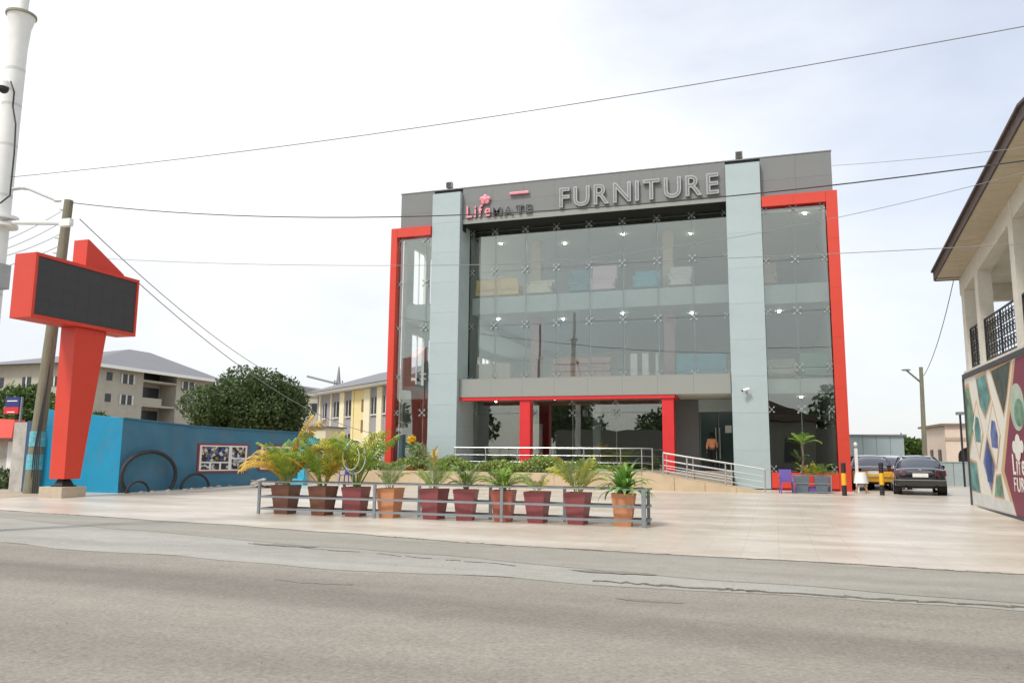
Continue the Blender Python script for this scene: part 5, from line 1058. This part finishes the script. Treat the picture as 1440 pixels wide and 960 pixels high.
for a, b in ((452, 456), (467, 474), (484, 491.5), (520, 528), (537, 544)):
    for z in (2.7, 6.1):
        ua, ub = yu(a), yu(b); o = ybox('window', ua, ub, .003, .06, z-.7, z+.9, M_win); ybox('window_frame', (ua+ub)/2-.06, (ua+ub)/2+.06, .061, .09, z-.7, z+.9, M_winf, o); ybox('sill', ua-.1, ub+.1, .061, .16, z-.85, z-.72, M_winf, o)
ybox('eave', -1, LY, .0, 1.1, 7.96, 8.2, M_white)
e0, e1 = ya-yd*1.2+yn*1.3, ya+yd*LY+yn*1.3; k0, k1 = ya+yd*5-yn*5, ya+yd*(LY)-yn*5; bk0, bk1 = ya-yd*1.2-yn*11, ya+yd*LY-yn*11
MB().add([e0+Vector((0, 0, 8.2)), e1+Vector((0, 0, 8.2)), k1+Vector((0, 0, 10.4)), k0+Vector((0, 0, 10.4)), bk0+Vector((0, 0, 8.2)), bk1+Vector((0, 0, 8.2))], [(0, 1, 2, 3), (4, 0, 3), (3, 2, 5, 4), (0, 4, 5, 1), (1, 5, 2)]).build('roof', M_roofg, YG)
q = atY(445, 606, 60); t_ = empty('small_kiosk', (q.x+.8, 60, .2), 'small cream hut below the yellow block behind the palms', 'hut')
B('wall', M_cw, t_, q.x-.8, q.x+.9, 60, 63, 0, atY(445, 601, 60).z); B('roof', M_roofg, t_, q.x-1, q.x+1.1, 59.8, 63.2, atY(445, 601, 60).z, atY(445, 601, 60).z+.12); B('door', M_gw, t_, q.x-.1, q.x+.6, 59.95, 59.998, 0, 2)
# tower crane far away
q = atY(475, 560, 200); tz = atY(476, 515, 200).z; TC = empty('tower_crane', (q.x, 200, 0), 'distant tower crane above the roofs left of the red frame', 'crane')
M_cr = mat('crane_steel', (.22, .22, .23), .7); P = MB()
for i in (-.8, .8):
    for j in (-.8, .8): P.bar((q.x+i, 200+j, 0), (q.x+i, 200+j, tz-4), .22)
z = 0
while z < tz-5: P.bar((q.x-.8, 199.2, z), (q.x+.8, 199.2, z+1.6), .14); P.bar((q.x+.8, 199.2, z+1.6), (q.x-.8, 199.2, z+3.2), .14); z += 3.2
P.build('mast', M_cr, TC); MB().hull8([(q.x-.5, 199.5, tz-5), (q.x+.5, 199.5, tz-5), (q.x+.5, 200.5, tz-5), (q.x-.5, 200.5, tz-5)], [(q.x-.1, 199.9, tz), (q.x+.1, 199.9, tz), (q.x+.1, 200.1, tz), (q.x-.1, 200.1, tz)]).build('head', M_cr, TC)
l0 = atY(432, 529, 200); l1 = atY(500, 546, 200); jb = MB(); jb.bar((l0.x, 200, l0.z), (l1.x, 200, l1.z), .5, .6); jb.build('jib', M_cr, TC); MB().box(l1.x-2.5, l1.x, 199, 201, l1.z-1.2, l1.z+.3).build('counterweight', M_cr, TC)
# trees left
tree('mango_tree', (-38.4, 52, .2), 7.6, 9.6, 'large dense dark green mango tree behind the blue wall', LM_dark, 38000, .28, 50, .4, 1.6, squash=.75)
tree('shrub_tree', (-45.5, 38.5, .1), 6.0, 6.2, 'pale green tree at the left edge behind the wooden pole', LM_mid, 9000, .3, 16, .18, 1.5)
tree('shrub_tree', (-37.5, 35.5, .1), 4.9, 3.6, 'small tree between the wooden pole and the red sign column', LM_mid, 5000, .25, 10, .15, 1.5)
# left edge kiosk, blue red sign
q = atY(0, 600, 26); KS = empty('kiosk', (-32, 26.5, .1), 'cream kiosk with a red awning at the left edge', 'kiosk')
zt = atY(10, 612, 26).z; B('wall', W_w, KS, -34, -29.5, 26, 28.5, 0, zt)
q1 = atY(0, 588, 25.6); q2 = atY(24, 600, 25.6); MB().hull8([(-34, 25.3, zt-.12), (q2.x+.1, 25.3, zt-.12), (q2.x+.1, 26.3, zt-.12), (-34, 26.3, zt-.12)], [(-34, 25.7, q1.z+.1), (q2.x-.3, 25.7, q1.z-.05), (q2.x-.3, 26.2, q1.z-.05), (-34, 26.2, q1.z+.1)]).build('awning', M_red, KS)
B('door', M_white, KS, -31.2, -30.3, 25.95, 25.998, 0, 2.0)
a, b = atY(9, 561, 24), atY(29, 558, 24); a2, b2 = atY(8, 580, 24), atY(27, 583, 24)
BS = empty('street_sign', ((a.x+b.x)/2, 24, 0), 'small blue and red shop sign beside the wooden pole', 'sign')
B('post', M_galv, BS, b.x+.02, b.x+.09, 24, 24.07, 0, b.z)
zc = (a.z+a2.z)/2-.05; B('panel', mat('navy_sign', (.02, .03, .16), .5), BS, a.x, b.x, 23.97, 24.03, zc, b.z); B('panel', mat('red_sign', (.6, .02, .03), .5), BS, a.x-.05, b.x-.03, 23.97, 24.03, a2.z-.05, zc-.003)
MB().box(a.x+.1, b.x-.1, 23.955, 23.969, zc+.22, zc+.26).build('print', M_white, BS); MB().box(a.x+.15, b.x-.2, 23.955, 23.969, zc-.22, zc-.18).build('print', M_white, BS)
link('foliage', leaves_mesh('foliage', crown_pts([(-29.6, 25.0, .35, .7, .7), (-30.6, 25.0, .4, .7, .7)], 1500), .16, LM_dark), None, None); tag(bpy.data.objects['foliage'] if False else COL.objects[-1], 'low dark shrub in front of the cream kiosk wall', 'shrub').name = 'low_shrub'
# rocks / debris along the wall foot
for k in range(10):
    R = random.Random(90+k); x, y = -22.2+R.uniform(-.25, .3), 24.2+k*.62; o = MB().sphere((0, 0, 0), R.uniform(.06, .16), R.uniform(.06, .14), R.uniform(.03, .07), 7, 5).build('stone', M_rub, None, 'small pale stone lying along the foot of the blue wall', 'stone', 'stones along the blue wall foot'); o.location = (x, y, gz(y)+.03)

# ------------------------------------------------------------------ far side of the street (seen in the shop glass)
for k, (x, h, w) in enumerate(((-62, 12, 16), (-46, 10, 14), (-30, 12.5, 15), (10, 11, 14), (26, 13, 16), (-14, 9, 11))):
    tree('street_tree', (x, -44+3*(k % 2), 0), h, w, ('broad', 'lower', 'tall', 'rounded', 'tallest', 'smallest')[k]+' tree across the street mirrored in the shop glass', LM_dark, 2600, .9, 14, .4, 2.5)
OB = empty('building', (-2, -40, 0), 'house across the street with a wide dark wall added for the ground floor reflection', 'building')
B('wall', mat('reflection_dark_wall', (.16, .155, .14), .9), OB, -30, 12, -44, -36, 0, 5.2); B('wall', mat('dull_render', (.22, .215, .19), .9), OB, -8, 5, -35.99, -35.9, 0, 6.1)  # unseen long wall, widened and darkened to deepen the ground floor reflection
MB().poly([(-9, -35, 6.2), (6, -35, 6.2), (-1.5, -35, 9.2)], (0, -10, 0)).build('roof', BRN, OB)
for x in (-6, -2.5, 1.2): B('window', M_win, OB, x, x+1.6, -35.899, -35.85, 1, 4.2)
rp1 = empty('utility_pole', (-24.5, -9.5, 0), 'dark pole across the street mirrored in the upper shop glass', 'utility pole')
MB().tube([(-24.5, -9.5, 0), (-24.3, -9.5, 16)], [.2, .1], 8).build('pole', M_wood, rp1); MB().sphere((-24.3, -9.5, 12.2), .5, .2, .12).build('lamp_head', M_white, rp1)
